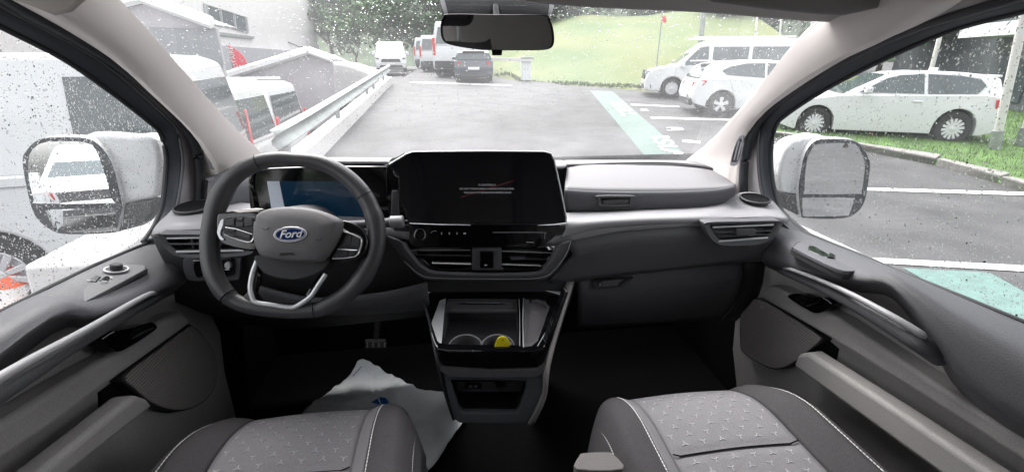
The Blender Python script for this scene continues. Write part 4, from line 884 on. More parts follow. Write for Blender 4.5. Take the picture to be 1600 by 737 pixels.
door(1, dict(label='passenger door with silver pull handle, window switch and speaker grille, on the right',
    base=[(1188, 405), (1165, 450), (1150, 480), (1144, 545), (1150, 600), (1160, 760), (1500, 1400), (2500, 1400), (2500, 760), (1600, 520), (1300, 420)],
    pad=[[(1212, 344), (1262, 366), (1300, 382), (1350, 402), (1400, 424), (1500, 464), (1600, 505), (1800, 586), (2100, 710)], [(1206, 372), (1245, 388), (1300, 408), (1352, 424), (1402, 432), (1500, 500), (1600, 565), (1800, 668), (2100, 830)],
         [(1192, 405), (1230, 420), (1285, 434), (1345, 442), (1398, 452), (1462, 530), (1540, 625), (1800, 775), (2100, 950)], [(1190, 412), (1228, 428), (1284, 444), (1344, 455), (1396, 466), (1458, 545), (1532, 645), (1790, 800), (2090, 975)]],
    band=[(1200, 446), (1212, 447), (1308, 496), (1458, 597), (1600, 685), (1800, 800), (1800, 880), (1600, 722), (1431, 612), (1291, 525), (1190, 466), (1190, 456)],
    rail=[(1246, 552), (1262, 550), (1400, 640), (1545, 738), (1800, 905), (1700, 905), (1466, 740), (1238, 572)],
    dark=[(1250, 545), (1290, 530), (1308, 545), (1300, 575), (1262, 560)],
    handle=[(1216, 420, .86), (1226, 424, .80), (1270, 442, .785), (1308, 460, .775), (1352, 485, .775), (1399, 513, .775), (1440, 539, .78), (1468, 559, .83)], hr=(.010, .018), hline=[(1224, 419, .80), (1236, 421, .785), (1270, 433, .775), (1308, 449, .765), (1352, 471, .765), (1399, 497, .765), (1448, 527, .785)], hlr=(.004, .008),
    speaker=[(1157, 480), (1164, 471), (1187, 466), (1230, 490), (1280, 522), (1284, 532), (1268, 546), (1238, 569), (1211, 577), (1184, 566), (1160, 550), (1156, 530)], screw=(1190, 480),
    latch=c2([(1231, 464), (1240, 459), (1250, 459), (1270, 469), (1283, 464), (1297, 470), (1300, 477), (1278, 489), (1259, 482)], 3), lever=[(1246, 463), (1262, 473), (1280, 468)], leverhi=[(1286, 465), (1293, 469), (1299, 474)],
    swoff=-.007, swplane=[(1262, 366, .893), (1400, 424, .893), (1352, 424, .80)], switch=[(1240, 383), (1248, 377), (1265, 378), (1316, 393), (1355, 407), (1360, 413), (1352, 421), (1335, 424), (1308, 420), (1244, 389)],
    btns=[([(1264, 383), (1280, 385), (1303, 394), (1296, 400), (1284, 399), (1262, 390)], .003), ([(1296, 394), (1308, 397), (1304, 402), (1293, 400)], .006)], lines=[[(1298, 396), (1308, 400)]],
    glass=[(1750, -20), (1600, 18), (1501, 43), (1421, 75), (1351, 108), (1285, 143), (1232, 178), (1213, 198), (1206, 240), (1210, 290), (1225, 332), (1268, 368)],
    frame=[(1740, -60), (1600, -5), (1501, 24), (1410, 52), (1335, 88), (1262, 130), (1208, 168), (1190, 192), (1186, 240), (1190, 292), (1204, 328), (1240, 362)],
    pane=[(2500, -160), (1750, -30), (1600, 10), (1500, 38), (1350, 104), (1225, 178), (1205, 195), (1198, 240), (1204, 300), (1220, 345), (1262, 372), (1400, 430), (1600, 511), (2100, 720), (2500, 880)],
    droparea=[(1640, 5), (1501, 40), (1351, 106), (1215, 192), (1206, 240), (1210, 290), (1225, 345), (1262, 366), (1400, 424), (1640, 522)], ndrop=5600,
    mirror=dict(y=1.3, c=(1305, 280), aim=(.30, -1, -.10),
        rim=[(1248, 297), (1252, 265), (1258, 240), (1272, 221), (1290, 217), (1327, 218), (1346, 227), (1359, 250), (1359, 270), (1352, 312), (1340, 331), (1317, 341), (1262, 341), (1252, 335)],
        up=[(1257, 298), (1260, 255), (1268, 234), (1280, 225), (1329, 224), (1342, 232), (1351, 254), (1350, 275), (1346, 300), (1340, 303), (1262, 303)],
        lo=[(1254, 312), (1260, 309), (1330, 309), (1334, 313), (1327, 334), (1320, 337), (1262, 338), (1255, 334)],
        arm=[(1290, 216), (1262, 214), (1240, 220), (1226, 236), (1217, 268), (1218, 292), (1224, 302), (1250, 304), (1280, 290)],
        foot=[(1219, 300), (1262, 304), (1262, 340), (1252, 338), (1234, 330)])))
# painted door openings seen beside the frames, with their rubber seals
for s, fl, seal in ((-1, [(262, 186), (276, 196), (286, 215), (292, 235), (298, 262), (298, 300), (294, 325)], [(-300, -190), (0, -8), (42, 18), (130, 66), (210, 120), (262, 164), (292, 200), (307, 240), (311, 270), (311, 322)]),
                    (1, [(1208, 168), (1196, 182), (1188, 200), (1184, 235), (1180, 262), (1180, 300), (1184, 325)], [(1900, -110), (1640, -22), (1520, 14), (1430, 42), (1340, 82), (1262, 128), (1205, 168), (1180, 200), (1167, 240), (1163, 270), (1163, 322)])):
    o = empty('door_opening', (s * .85, 1.2, 1.0), 'white painted door frame edge with black rubber seal, ' + ('driver side' if s < 0 else 'passenger side'), 'door frame', 'door openings')
    cl = [X(a, b, s * .866) for a, b in seal]
    MB().tube(cr([X(a, b, s * .848) for a, b in seal], 4), .0125, seg=10).build('rubber_seal', RUBB, o)
    MB().tube(cr([X(a, b, s * .846) + V((-s * .006, -.004, .004)) for a, b in [(p[0] + (3 if s < 0 else -3), p[1] - 3) for p in seal]], 4), .0058, seg=8).build('seal_lip', RUBG, o)
    oA = c2([(0, 10), (80, 52), (150, 93), (210, 140), (260, 186), (274, 203), (281, 232), (283, 262), (274, 322), (262, 350)] if s < 0 else [(1600, -5), (1501, 24), (1410, 52), (1335, 88), (1262, 130), (1208, 168), (1190, 192), (1186, 240), (1190, 292), (1204, 328)], 4, False)
    oB = c2([(10, -4), (90, 38), (165, 85), (235, 132), (285, 182), (303, 204), (312, 240), (314, 270), (312, 322), (312, 350)] if s < 0 else [(1590, -20), (1490, 8), (1398, 38), (1325, 72), (1250, 118), (1190, 160), (1172, 192), (1160, 240), (1158, 292), (1158, 328)], 4, False)
    MB().grid([[X(a, b, s * .876) for a, b in oA], [X(a, b, s * .872) for a, b in oB]]).build('painted_flange', mat('pinkish white paint', (.62, .58, .6), .35), o)
    # black side of the opening behind the dashboard end
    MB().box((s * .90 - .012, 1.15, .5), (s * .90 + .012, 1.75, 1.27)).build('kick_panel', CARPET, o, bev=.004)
# ================================================================ OUTSIDE
ASPH = mat('wet asphalt', (.056, .055, .057), .7, bump=.8, bscale=60, var=.3, vscale=1.5, spec=.22)
PAINTW = mat('road paint white', (.5, .5, .49), .5, var=.15, vscale=20)
PAINTG = mat('road paint green', (.042, .075, .063), .6, col2=(.05, .10, .08), vscale=5)
PAINTG2 = mat('fresh green road paint', (.075, .14, .125), .6, var=.2, vscale=9)
GRASS = mat('grass', (.06, .12, .025), .9, bump=1, bscale=8, var=.4, vscale=2.2)
GRASSY = mat('dry grass bank', (.050, .092, .022), .9, bump=.9, bscale=4, col2=(.115, .125, .04), vscale=.22)
CONC = mat('kerb concrete', (.17, .165, .155), .8, var=.2, vscale=12)
WALLW = mat('white render', (.58, .56, .555), .7, var=.04, vscale=3)
GALV = mat('galvanised steel', (.27, .29, .285), .5, .3, var=.15, vscale=5)
# ground
ys = sorted(set([-120, -60, -30, -15, -8, -4, 0, 3, 5, 7, 9, 12, 16, 22, 28, 36, 46, 60, 90, 150, 300, 400]))
xsR = [-2.6, 0, 3, 6, 10, 16, 24, 40, 80, 200, 400]
gr_ = MB().grid([[V((x, y, g(0, y))) for x in xsR] for y in ys]).build('ground', ASPH, None); gr_['kind'] = 'structure'
gl_ = MB().grid([[V((x, y, g(-9, y))) for x in [-400, -120, -40, -20, -10, -5, -2.85]] for y in ys]).build('lower_ground', ASPH, None); gl_['kind'] = 'structure'
def strip(name, corners, m, dz=.008, nu=2, nv=2, parent=None):
    a, b, c, d = corners; ys_ = [y for y in ys]
    rows = []
    for i in range(nv + 1):
        l = a + (d - a) * (i / nv); r = b + (c - b) * (i / nv); rows.append([])
        for j in range(nu + 1):
            p = l + (r - l) * (j / nu); rows[-1].append(V((p.x, p.y, g(p.x, p.y) + dz)))
    o = MB().grid(rows).build(name, m, parent, smooth=False); return o
def mark(name, px, m, dz, label, cat, group=None, nu=2, nv=6):
    o = strip(name, [GR(*p) for p in px], m, dz, nu, nv); o['kind'] = 'structure'; return o
# green parking edge and white lines
mark('green_lane_marking', [(922, 142), (957, 143), (1082, 252), (1014, 252)], PAINTG, .006, '', '', nv=24)
mark('parking_line', [(985, 163), (1060, 166), (1062, 168), (985, 165)], PAINTW, .010, '', '', nu=8)
mark('parking_line', [(1016, 183), (1170, 187), (1172, 190), (1018, 186)], PAINTW, .010, '', '', nu=8)
mark('parking_line', [(1066, 219), (1094, 221), (1094, 225), (1066, 223)], PAINTW, .010, '', '')
mark('parking_line', [(1200, 226), (1330, 228), (1330, 232), (1200, 230)], PAINTW, .010, '', '', nu=8)
mark('parking_line', [(1250, 291), (1640, 302), (1640, 307), (1250, 295)], PAINTW, .010, '', '', nu=8)
mark('parking_line', [(1330, 402), (1700, 421), (1700, 431), (1335, 410)], PAINTW, .010, '', '', nu=8)
mark('parking_line', [(640, 128), (800, 133), (800, 135), (640, 130)], PAINTW, .010, '', '', nu=8)
mark('green_lane_marking', [(1410, 419), (1545, 426), (1760, 545), (1660, 560)], PAINTG2, .006, '', '', nv=8)
# words painted on the green lane, running along it
def groundtext(s, p0, p1, size, name='road_lettering'):
    A, B = GR(*p0), GR(*p1); r = (B - A); L = r.length; r.normalize(); up = V((0, 0, 1)).cross(r)
    cu = bpy.data.curves.new('t', 'FONT'); cu.body = s; cu.size = 1; cu.align_x = 'CENTER'; cu.align_y = 'CENTER'; cu.offset = .015; cu.resolution_u = 3
    o = bpy.data.objects.new('t', cu); COL.objects.link(o); dg = bpy.context.evaluated_depsgraph_get(); me = bpy.data.meshes.new_from_object(o.evaluated_get(dg)); bpy.data.objects.remove(o)
    w = max(v.co.x for v in me.vertices) - min(v.co.x for v in me.vertices); k = L / w
    mid = (A + B) / 2; up = up.normalized()
    for v in me.vertices:
        p = mid + r * (v.co.x * k) + up * (v.co.y * size * 1.4); v.co = (p.x, p.y, g(p.x, p.y) + .014)
    me.materials.clear(); o = link(name, me, PAINTW, None, smooth=False); o['kind'] = 'structure'
groundtext('VISITEUR', (950, 157), (996, 186), -.62) if False else None
def vtext(s, quad, name='road_lettering'):
    """letters fitted to a ground patch given by its four pixel corners (top-left, top-right, bottom-right, bottom-left)"""
    cu = bpy.data.curves.new('t', 'FONT'); cu.body = s; cu.size = 1; cu.offset = .02; cu.resolution_u = 3
    o = bpy.data.objects.new('t', cu); COL.objects.link(o); dg = bpy.context.evaluated_depsgraph_get(); me = bpy.data.meshes.new_from_object(o.evaluated_get(dg)); bpy.data.objects.remove(o)
    X0 = min(v.co.x for v in me.vertices); X1 = max(v.co.x for v in me.vertices); Y0 = min(v.co.y for v in me.vertices); Y1 = max(v.co.y for v in me.vertices)
    q = [GR(*p) for p in quad]
    for v in me.vertices:
        u = (v.co.x - X0) / (X1 - X0); w = 1 - (v.co.y - Y0) / (Y1 - Y0)
        p = (q[0] * (1 - u) + q[1] * u) * (1 - w) + (q[3] * (1 - u) + q[2] * u) * w; v.co = (p.x, p.y, g(p.x, p.y) + .016)
    me.materials.clear(); o = link(name, me, PAINTW, None, smooth=False); o['kind'] = 'structure'
vtext('TEUR', [(973, 182), (950, 159), (974, 159), (998, 182)])
vtext('VISI', [(1044, 249), (1015, 214), (1045, 214), (1075, 249)])
vtext('3', [(1040, 200), (1066, 200), (1070, 205), (1042, 205)]); vtext('2', [(1014, 186), (1024, 186), (1026, 189), (1014, 189)][:0] or [(1000, 171), (1012, 171), (1014, 174), (1000, 174)])
# kerbed grass island on the right
isl = [(1205, 214), (1330, 232), (1460, 258), (1560, 287), (1640, 312), (1900, 400), (1900, 215), (1640, 150), (1500, 150), (1205, 170)]
ip = [GR(*p) for p in isl]
def raised(name, pts, h, m, inset=0):
    c = sum(pts, V((0, 0, 0))) / len(pts)
    b = MB(); lo = [V((p.x, p.y, g(p.x, p.y) - .05)) for p in pts]; hi = [V((p.x, p.y, g(p.x, p.y) + h)) for p in pts]; n = len(pts)
    k = lo + hi; fs = [tuple(range(n, 2 * n))] + [(i, (i + 1) % n, n + (i + 1) % n, n + i) for i in range(n)]
    return b.add(k, fs).build(name, m, None, smooth=False)
ki = [GR(a + (1 if i < 6 else 0), b) for i, (a, b) in enumerate(isl)]
edge = [GR(*p) for p in isl[:6]]
nk = 0
for a, b in zip(edge, edge[1:]):
    L_ = (b - a).length; n = max(1, int(L_ / 1.0)); d = (b - a) / n; t_ = d.normalized(); s_ = V((0, 0, 1)).cross(t_) * .13
    for i in range(n):
        p, q = a + d * i + t_ * .008, a + d * (i + 1) - t_ * .008; z0 = g(p.x, p.y); nk += 1
        o = MB().prism([V((p.x, p.y, z0 - .05)), V((q.x, q.y, g(q.x, q.y) - .05)), V((q.x + s_.x, q.y + s_.y, z0 - .05)), V((p.x + s_.x, p.y + s_.y, z0 - .05))], (0, 0, .17)).build('kerb_stone', CONC, None, bev=.012); o['kind'] = 'structure'
o = raised('grass_island', [p + V((0, 0, 0)) for p in ip], .09, GRASS); o['kind'] = 'structure'
def blades(name, poly, n, h, m, zf, label, cell=1):
    b = MB(); P2 = [(p.x, p.y) for p in poly]; xs = [p[0] for p in P2]; ys_ = [p[1] for p in P2]; k = 0
    while k < n:
        x = random.uniform(min(xs), max(xs)); y = random.uniform(min(ys_), max(ys_))
        if not inpoly(x, y, P2): continue
        k += 1; z = zf(x, y); a = random.random() * 6.28; hh = h * random.uniform(.5, 1.3); w = .007; l = V((cos(a), sin(a), 0)); q = V((random.uniform(-1, 1), random.uniform(-1, 1), 0)) * hh * .5
        b.add([V((x, y, z)) - l * w, V((x, y, z)) + l * w, V((x, y, z + hh)) + q], [(0, 1, 2)])
    o = link(name, mesh(b.v, b.f, False), m, None, smooth=False); tag(o, label, 'grass', kind='stuff'); return o
blades('grass', ip, 26000, .07, mat('grass blades', (.08, .15, .03), .7, var=.4, vscale=.8), lambda x, y: g(x, y) + .08, 'short wet green grass on the kerbed island beside the white hatchback')
# grass bank beyond the lane
bk = [GR(*p) for p in [(700, 110), (775, 121), (815, 128), (870, 133), (930, 137), (985, 141), (1060, 147), (1150, 158), (1300, 176), (1500, 200)]]
dirs = V((.35, 1, 0)).normalized()
def bankz(p, t): return V((p.x + dirs.x * t, p.y + dirs.y * t, g(p.x, p.y) + .02 + t * .20 * min(1, .35 + t * .09) + .25 * noise.noise(V((p.x * .3, p.y * .3, t * .3)))))
brow = [[bankz(p, t) if t else V((p.x, p.y, g(p.x, p.y) - .05)) for p in cr(bk, 5)] for t in (0, .3, 1, 2, 4, 6, 8, 11, 14, 18, 24)]
o = sheet('grass_bank', brow, GRASSY, None, 0, 1, 1); o['kind'] = 'structure'
b = MB()
for _ in range(22000):
    i = random.uniform(0, len(brow[0]) - 1.01); t = random.uniform(0, 16) ; i0 = int(i); p = bk[0]; q = cr(bk, 5)
    break
cb = cr(bk, 5)
for _ in range(1800):
    i = random.uniform(0, len(cb) - 1.01); i0 = int(i); t = random.uniform(.1, 1.2); p = bankz(cb[i0] + (cb[i0 + 1] - cb[i0]) * (i - i0), t); a = random.random() * 6.28; l = V((cos(a), sin(a), 0)) * .05
    h = random.uniform(.04, .14); b.add([p - l, p + l, p + V((random.uniform(-.1, .1), random.uniform(-.1, .1), h))], [(0, 1, 2)])
o = link('grass', mesh(b.v, b.f, False), mat('bank grass blades', (.07, .11, .03), .8, col2=(.09, .12, .035), vscale=.35), None, smooth=False); tag(o, 'yellow green grass growing on the sloping bank behind the parked cars', 'grass', kind='stuff')
# ---------------------------------------------------------------- guardrail and low white wall on the left
gd = empty('guard_rail', (-2.75, 8, .4), 'grey steel guard rail with posts along the left edge of the ramp', 'guard rail')
GY = [6.3, 7, 8, 9, 10, 12, 14, 16, 18, 20, 22]
def gx(y): return -2.46 - .02 * max(0, y - 8)
prof = [(0, .16), (.035, .13), (.07, .10), (.035, .06), (0, .03), (.0, -.03), (.035, -.06), (.07, -.10), (.035, -.13), (0, -.16)]
zr = lambda y: g(0, y) + (.66 if y > 5 else .64)
MB().grid([[V((gx(y) + px_, y, zr(y) + pz)) for y in GY] for px_, pz in prof]).build('rail_beam', GALV, gd, ang=80).modifiers.new('t', 'SOLIDIFY').thickness = .004
for y in (7.0, 10.6, 15.2, 16.8, 20):
    MB().box((gx(y) - .11, y - .05, g(0, y) - .02), (gx(y) - .02, y + .05, zr(y) + .1)).build('rail_post', GALV, gd, bev=.006)
lw = MB()
for y0, y1 in zip(GY[1:-1], GY[2:]):
    lw.add([V((gx(y0) - .02, y0, g(0, y0) - .7)), V((gx(y1) - .02, y1, g(0, y1) - .7)), V((gx(y1) - .02, y1, g(0, y1) + .3)), V((gx(y0) - .02, y0, g(0, y0) + .3)),
            V((gx(y0) - .3, y0, g(0, y0) - .7)), V((gx(y1) - .3, y1, g(0, y1) - .7)), V((gx(y1) - .3, y1, g(0, y1) + .3)), V((gx(y0) - .3, y0, g(0, y0) + .3))],
           [(0, 1, 2, 3), (4, 7, 6, 5), (3, 2, 6, 7)] + ([(0, 3, 7, 4)] if y0 == GY[1] else []))
# sit the wall just inside the rail
for v in lw.v: v.x += .10
tag(lw.build('low_wall', WALLW, None, smooth=False), 'low white wall along the road under the guard rail', 'wall')
blk = MB(); bp = [X(a, b_, -2.55) for a, b_ in ((58, 397), (232, 352))]
blk.add([V((-2.75, 2.75, -.1)), V((-2.25, 2.75, -.1)), V((-2.25, 3.6, -.1)), V((-2.75, 3.6, -.1)), V((-2.7, 2.8, .58)), V((-2.3, 2.8, .58)), V((-2.3, 3.6, .60)), V((-2.7, 3.6, .60))], [(0, 3, 2, 1), (4, 5, 6, 7), (0, 1, 5, 4), (1, 2, 6, 5), (2, 3, 7, 6), (3, 0, 4, 7)])
blk.build('concrete_block', WALLW, None, bev=.03); blk_o = bpy.data.objects[-1] if False else [o for o in COL.objects if o.name.startswith('concrete_block')][0]
tag(blk_o, 'white painted concrete block at the start of the guard rail, under the driver mirror', 'concrete block')
# traffic cone
cp = Z(34, 474, -.04); ORG = mat('cone orange', (.85, .13, .04), .5); tc_ = empty('traffic_cone', cp, 'orange and white traffic cone standing beside the white van wheel', 'traffic cone')
MB().box((cp.x - .18, cp.y - .18, -.04), (cp.x + .18, cp.y + .18, -.01)).build('cone_base', ORG, tc_, bev=.01)
MB().lathe([(.13, .03), (.10, .17)], cp, seg=20).build('cone_band', mat('cone white', (.8, .78, .76), .5), tc_)
MB().lathe([(.1, .17), (.045, .31), (.03, .34), (0, .34)], cp, seg=20).build('cone_top', ORG, tc_)
# ---------------------------------------------------------------- vehicles
def wheel(par, x, y, r, side, spokes=5, cover=False):
    w = empty('wheel', (x, y, r)); w.parent = par; ax = (0, side, 0)
    MB().lathe([(r * .62, -.09), (r * .92, -.09), (r, -.05), (r, .05), (r * .92, .095), (r * .66, .09)], (0, 0, 0), ax, 28).build('tyre', TYRE, w) 
    b = MB().lathe([(r * .66, .075), (r * .62, .092), (r * .58, .075), (r * .55, .03), (0, .03)], (0, 0, 0), ax, 28)
    o = b.build('rim', RIM if cover else mat('dark wheel well', (.05, .05, .055), .5), w)
    bs = MB()
    for k in range(spokes):
        a = 2 * pi * k / spokes + .3; u = V((cos(a), 0, sin(a))); q = V((-sin(a), 0, cos(a))); ww = r * (.13 if spokes < 8 else .07)
        c0 = V((0, side * .05, 0)); 
        bs.prism([c0 + q * ww * .7, c0 - q * ww * .7, c0 + u * r * .62 - q * ww * 1.2, c0 + u * r * .62 + q * ww * 1.2], (0, side * .035, 0))
    bs.lathe([(r * .17, .03), (r * .17, .09), (0, .1)], (0, 0, 0), ax, 16)
    bs.build('spokes', RIM, w, bev=.006, seg=2)
    for c in list(w.children): c.matrix_parent_inverse = Matrix.Identity(4)
    return w
def vehicle(name, label, cat, L, Wd, lower, roof, arches, r, wins, pos, heading, group, front=None, rear=None, paint=WHITEP, spokes=5, tuck=.35, extras=None, belt=.95, wh=True, tilt=0, cover=False):
    """x forward, origin under the middle; lower / roof = side outlines; wins = side glass outlines; front / rear = windscreen lines"""
    t = empty(name, (0, 0, 0), label, cat, group); hw = Wd / 2
    def half(z): return hw - (.05 if z < .45 else 0) * (1 - z / .45) - (max(0, z - belt)) * tuck
    # body with wheel arches cut in its outline, half-width following height
    pts = []
    for i, p in enumerate(lower): pts.append(p)
    for ax_ in sorted(arches):
        arc = [(ax_ + cos(a) * r * 1.16, r + sin(a) * r * 1.16) for a in [pi - pi * k / 12 + 0 for k in range(13)]]
        arc = [(ax_ - r * 1.16, lower[0][1] if False else .22)] + arc + [(ax_ + r * 1.16, .22)]
        pts += arc
    def solid(outline, nm, m_, bev, inner=1.0):
        b = MB(); n = len(outline); lf = [V((x, half(z) * inner, z)) for x, z in outline]; rt = [V((x, -half(z) * inner, z)) for x, z in outline]
        # ribs across keep the ngon sides close to the curved flank
        b.add(lf + rt, [tuple(range(n)), tuple(range(n, 2 * n))[::-1]] + [(i, (i + 1) % n, n + (i + 1) % n, n + i) for i in range(n)])
        me = b.me(); bm = bmesh.new(); bm.from_mesh(me); bmesh.ops.triangulate(bm, faces=[f for f in bm.faces if len(f.verts) > 4]); bm.to_mesh(me); bm.free()
        return link(nm, me, m_, t, bev=bev, seg=3)
    body = solid(pts, 'body', paint, .04)
    gh = solid(roof, 'roof', paint, .05, .985)
    # glass
    for nm, outline in wins:
        for sd_ in (1, -1):
            zc = [V((x, sd_ * (half(z) * .985 + .006), z)) for x, z in outline]
            MB().prism(zc, (0, sd_ * .006, 0)).build(nm, DARKG, t, smooth=False)
    for (seg_, nm) in ((front, 'windscreen'), (rear, 'rear_window')):
        if seg_:
            (x0, z0), (x1, z1) = seg_; n_ = V((-(z1 - z0), 0, (x1 - x0))).normalized(); n_ = n_ * (1 if (nm == 'windscreen') == (n_.x > 0) else -1)
            a, b_, c, d = V((x0, half(z0) * .86, z0)), V((x0, -half(z0) * .86, z0)), V((x1, -half(z1) * .84, z1)), V((x1, half(z1) * .84, z1))
            MB().prism([p + n_ * .004 for p in (a, b_, c, d)], n_ * .01).build(nm, DARKG, t, bev=.004)
    if wh:
        for ax_ in arches:
            for sd_ in (1, -1): wheel(t, ax_, sd_ * (hw - .11), r, sd_, spokes, cover)
    MB().box((min(arches) - r, -hw + .22, .2), (max(arches) + r, hw - .22, .75)).build('underbody', mat('underbody black', (.01, .01, .01), 1), t)
    if extras: extras(t, half, hw)
    for c in t.children: c.matrix_parent_inverse = Matrix.Identity(4)
    t.location = pos; t.rotation_euler = (0, tilt, heading)
    return t
def box_part(t, nm, m_, lo, hi, bev=.01): return MB().box(lo, hi).build(nm, m_, t, bev=bev)
def poly_side(t, nm, m_, outline, half, th=.008, both=True):
    for sd_ in ((1, -1) if both else (1,)):
        MB().prism([V((x, sd_ * (half(z) + .002), z)) for x, z in outline], (0, sd_ * th, 0)).build(nm, m_, t, smooth=False)
def place(pf, pr, wb, front_off):
    A, B = GR(*pf), GR(*pr); d = (A - B); d.z = 0; d.normalize(); return A, d
SEAMM = mat('panel gap', (.25, .25, .26), .8)
def seam(t, half, pts):
    for sd_ in (1, -1): MB().tube([V((x, sd_ * (half(z) + .0), z)) for x, z in pts], .006, seg=4).build('door_seam', SEAMM, t)
# -- van shape shared by the light vans (4.97 m long, 1.95 high)
def van_parts(bump=True, rails=False, orange=False):
    def f(t, half, hw):
        box_part(t, 'front_bumper', paintv[0], (2.38, -hw + .06, .25), (2.52, hw - .06, .62), .05)
        MB().prism([V((2.50, y, z)) for y, z in ((-.62, .62), (.62, .62), (.55, .84), (-.55, .84))], (.035, 0, 0)).build('grille', BLKP, t, bev=.015)
        MB().prism([V((2.525, y, z)) for y, z in ((-.75, .30), (.75, .30), (.68, .44), (-.68, .44))], (.02, 0, 0)).build('lower_intake', BLKP, t, bev=.01)
        for sd_ in (1, -1):
            MB().prism([V((2.36, sd_ * (hw - .02), .90)), V((2.47, sd_ * (hw - .24), .92)), V((2.50, sd_ * (hw - .26), .80)), V((2.42, sd_ * (hw - .03), .78))], (.02, sd_ * .012, .015)).build('headlight', DARKG, t, bev=.006)
            MB().prism([V((2.30, sd_ * (hw - .005), .46)), V((2.51, sd_ * (hw - .22), .46)), V((2.51, sd_ * (hw - .18), .30)), V((2.28, sd_ * (hw - .005), .30))], (.012, sd_ * .01, 0)).build('fog_panel', BLKP, t, bev=.006)
            MB().prism([V((-2.505, sd_ * (hw - .03), 1.35)), V((-2.505, sd_ * (hw - .13), 1.35)), V((-2.505, sd_ * (hw - .13), .75)), V((-2.505, sd_ * (hw - .03), .75))], (-.015, 0, 0)).build('tail_light', REDL, t, bev=.006)
            o = MB().box((1.25, sd_ * (hw + .02) - .0 if sd_ > 0 else -hw - .22, 1.02), (1.40, hw + .22 if sd_ > 0 else -hw - .02, 1.28)).build('door_mirror', paintv[0], t, bev=.04)
        box_part(t, 'number_plate', PLATE, (2.545, -.26, .48), (2.56, .26, .59), .003)
        box_part(t, 'rear_bumper', BLKP, (-2.55, -hw + .08, .28), (-2.44, hw - .08, .55), .03)
        seam(t, half, [(1.55, .45), (1.50, 1.0)]); seam(t, half, [(.42, .35), (.42, 1.0)]); seam(t, half, [(-.85, .35), (-.85, 1.0)])
        seam(t, half, [(.42, 1.02), (-2.3, 1.02)])
        if rails:
            for sd_ in (1, -1): MB().tube([V((1.0, sd_ * .62, 1.985)), V((-2.2, sd_ * .62, 1.985))], .025, seg=8).build('roof_rail', paintv[0], t)
    return f
paintv = [WHITEP]
VL = [(-2.48, .32), (-2.5, .8), (-2.48, 1.06), (1.45, 1.06), (1.75, 1.05), (2.25, .95), (2.45, .82), (2.5, .6), (2.47, .30), (2.3, .24), (2.0, .22)]
VL = [(2.0, .22)] ; 
def lowerout(xr, xf, zb, nose): return nose
def van(name, label, pos, heading, group=None, rails=False, scale=1, cat='van', cover=True, tilt=0, near=False):
    r = .33; low = [(2.06 + .3, .24), (2.49, .34), (2.51, .6), (2.44, .84), (2.25, .97), (1.70, 1.07), (1.40, 1.10), (-2.46, 1.10), (-2.50, .75), (-2.48, .30), (-2.40, .24)]
    rf_ = [(1.62, 1.06), (1.30, 1.30), (.86, 1.66), (.62, 1.84), (.40, 1.90), (0, 1.93), (-2.2, 1.93), (-2.38, 1.86), (-2.47, 1.2), (-2.47, 1.06)]
    wins = [('cab_window', [(1.30, 1.09), (1.28, 1.14), (.80, 1.66), (.50, 1.70), (.47, 1.09)]), ('side_window', [(.35, 1.10), (.35, 1.68), (-.78, 1.68), (-.78, 1.10)]), ('side_window', [(-.90, 1.10), (-.90, 1.68), (-2.2, 1.68), (-2.28, 1.10)])]
    arch_ = [1.58, -1.45]
    if near: wins = wins[:1] + [('side_window', [(.35, 1.33), (.35, 1.76), (-.30, 1.76), (-.30, 1.33)]), ('side_window', [(-.42, 1.33), (-.42, 1.76), (-1.22, 1.76), (-1.25, 1.33)]), ('side_window', [(-1.70, 1.33), (-1.72, 1.77), (-2.32, 1.77), (-2.38, 1.33)])]; arch_ = [2.0, -.95]; low[0] = (2.45, .24)
    t = vehicle(name, label, cat, 5, 1.95, low, rf_, arch_, r, wins, pos, heading, group, front=((1.50, 1.14), (.72, 1.74)), rear=((-2.475, 1.15), (-2.41, 1.72)), tuck=.17, extras=van_parts(rails=rails), belt=1.06, cover=cover, spokes=10, tilt=tilt)
    t.scale = (scale,) * 3; return t
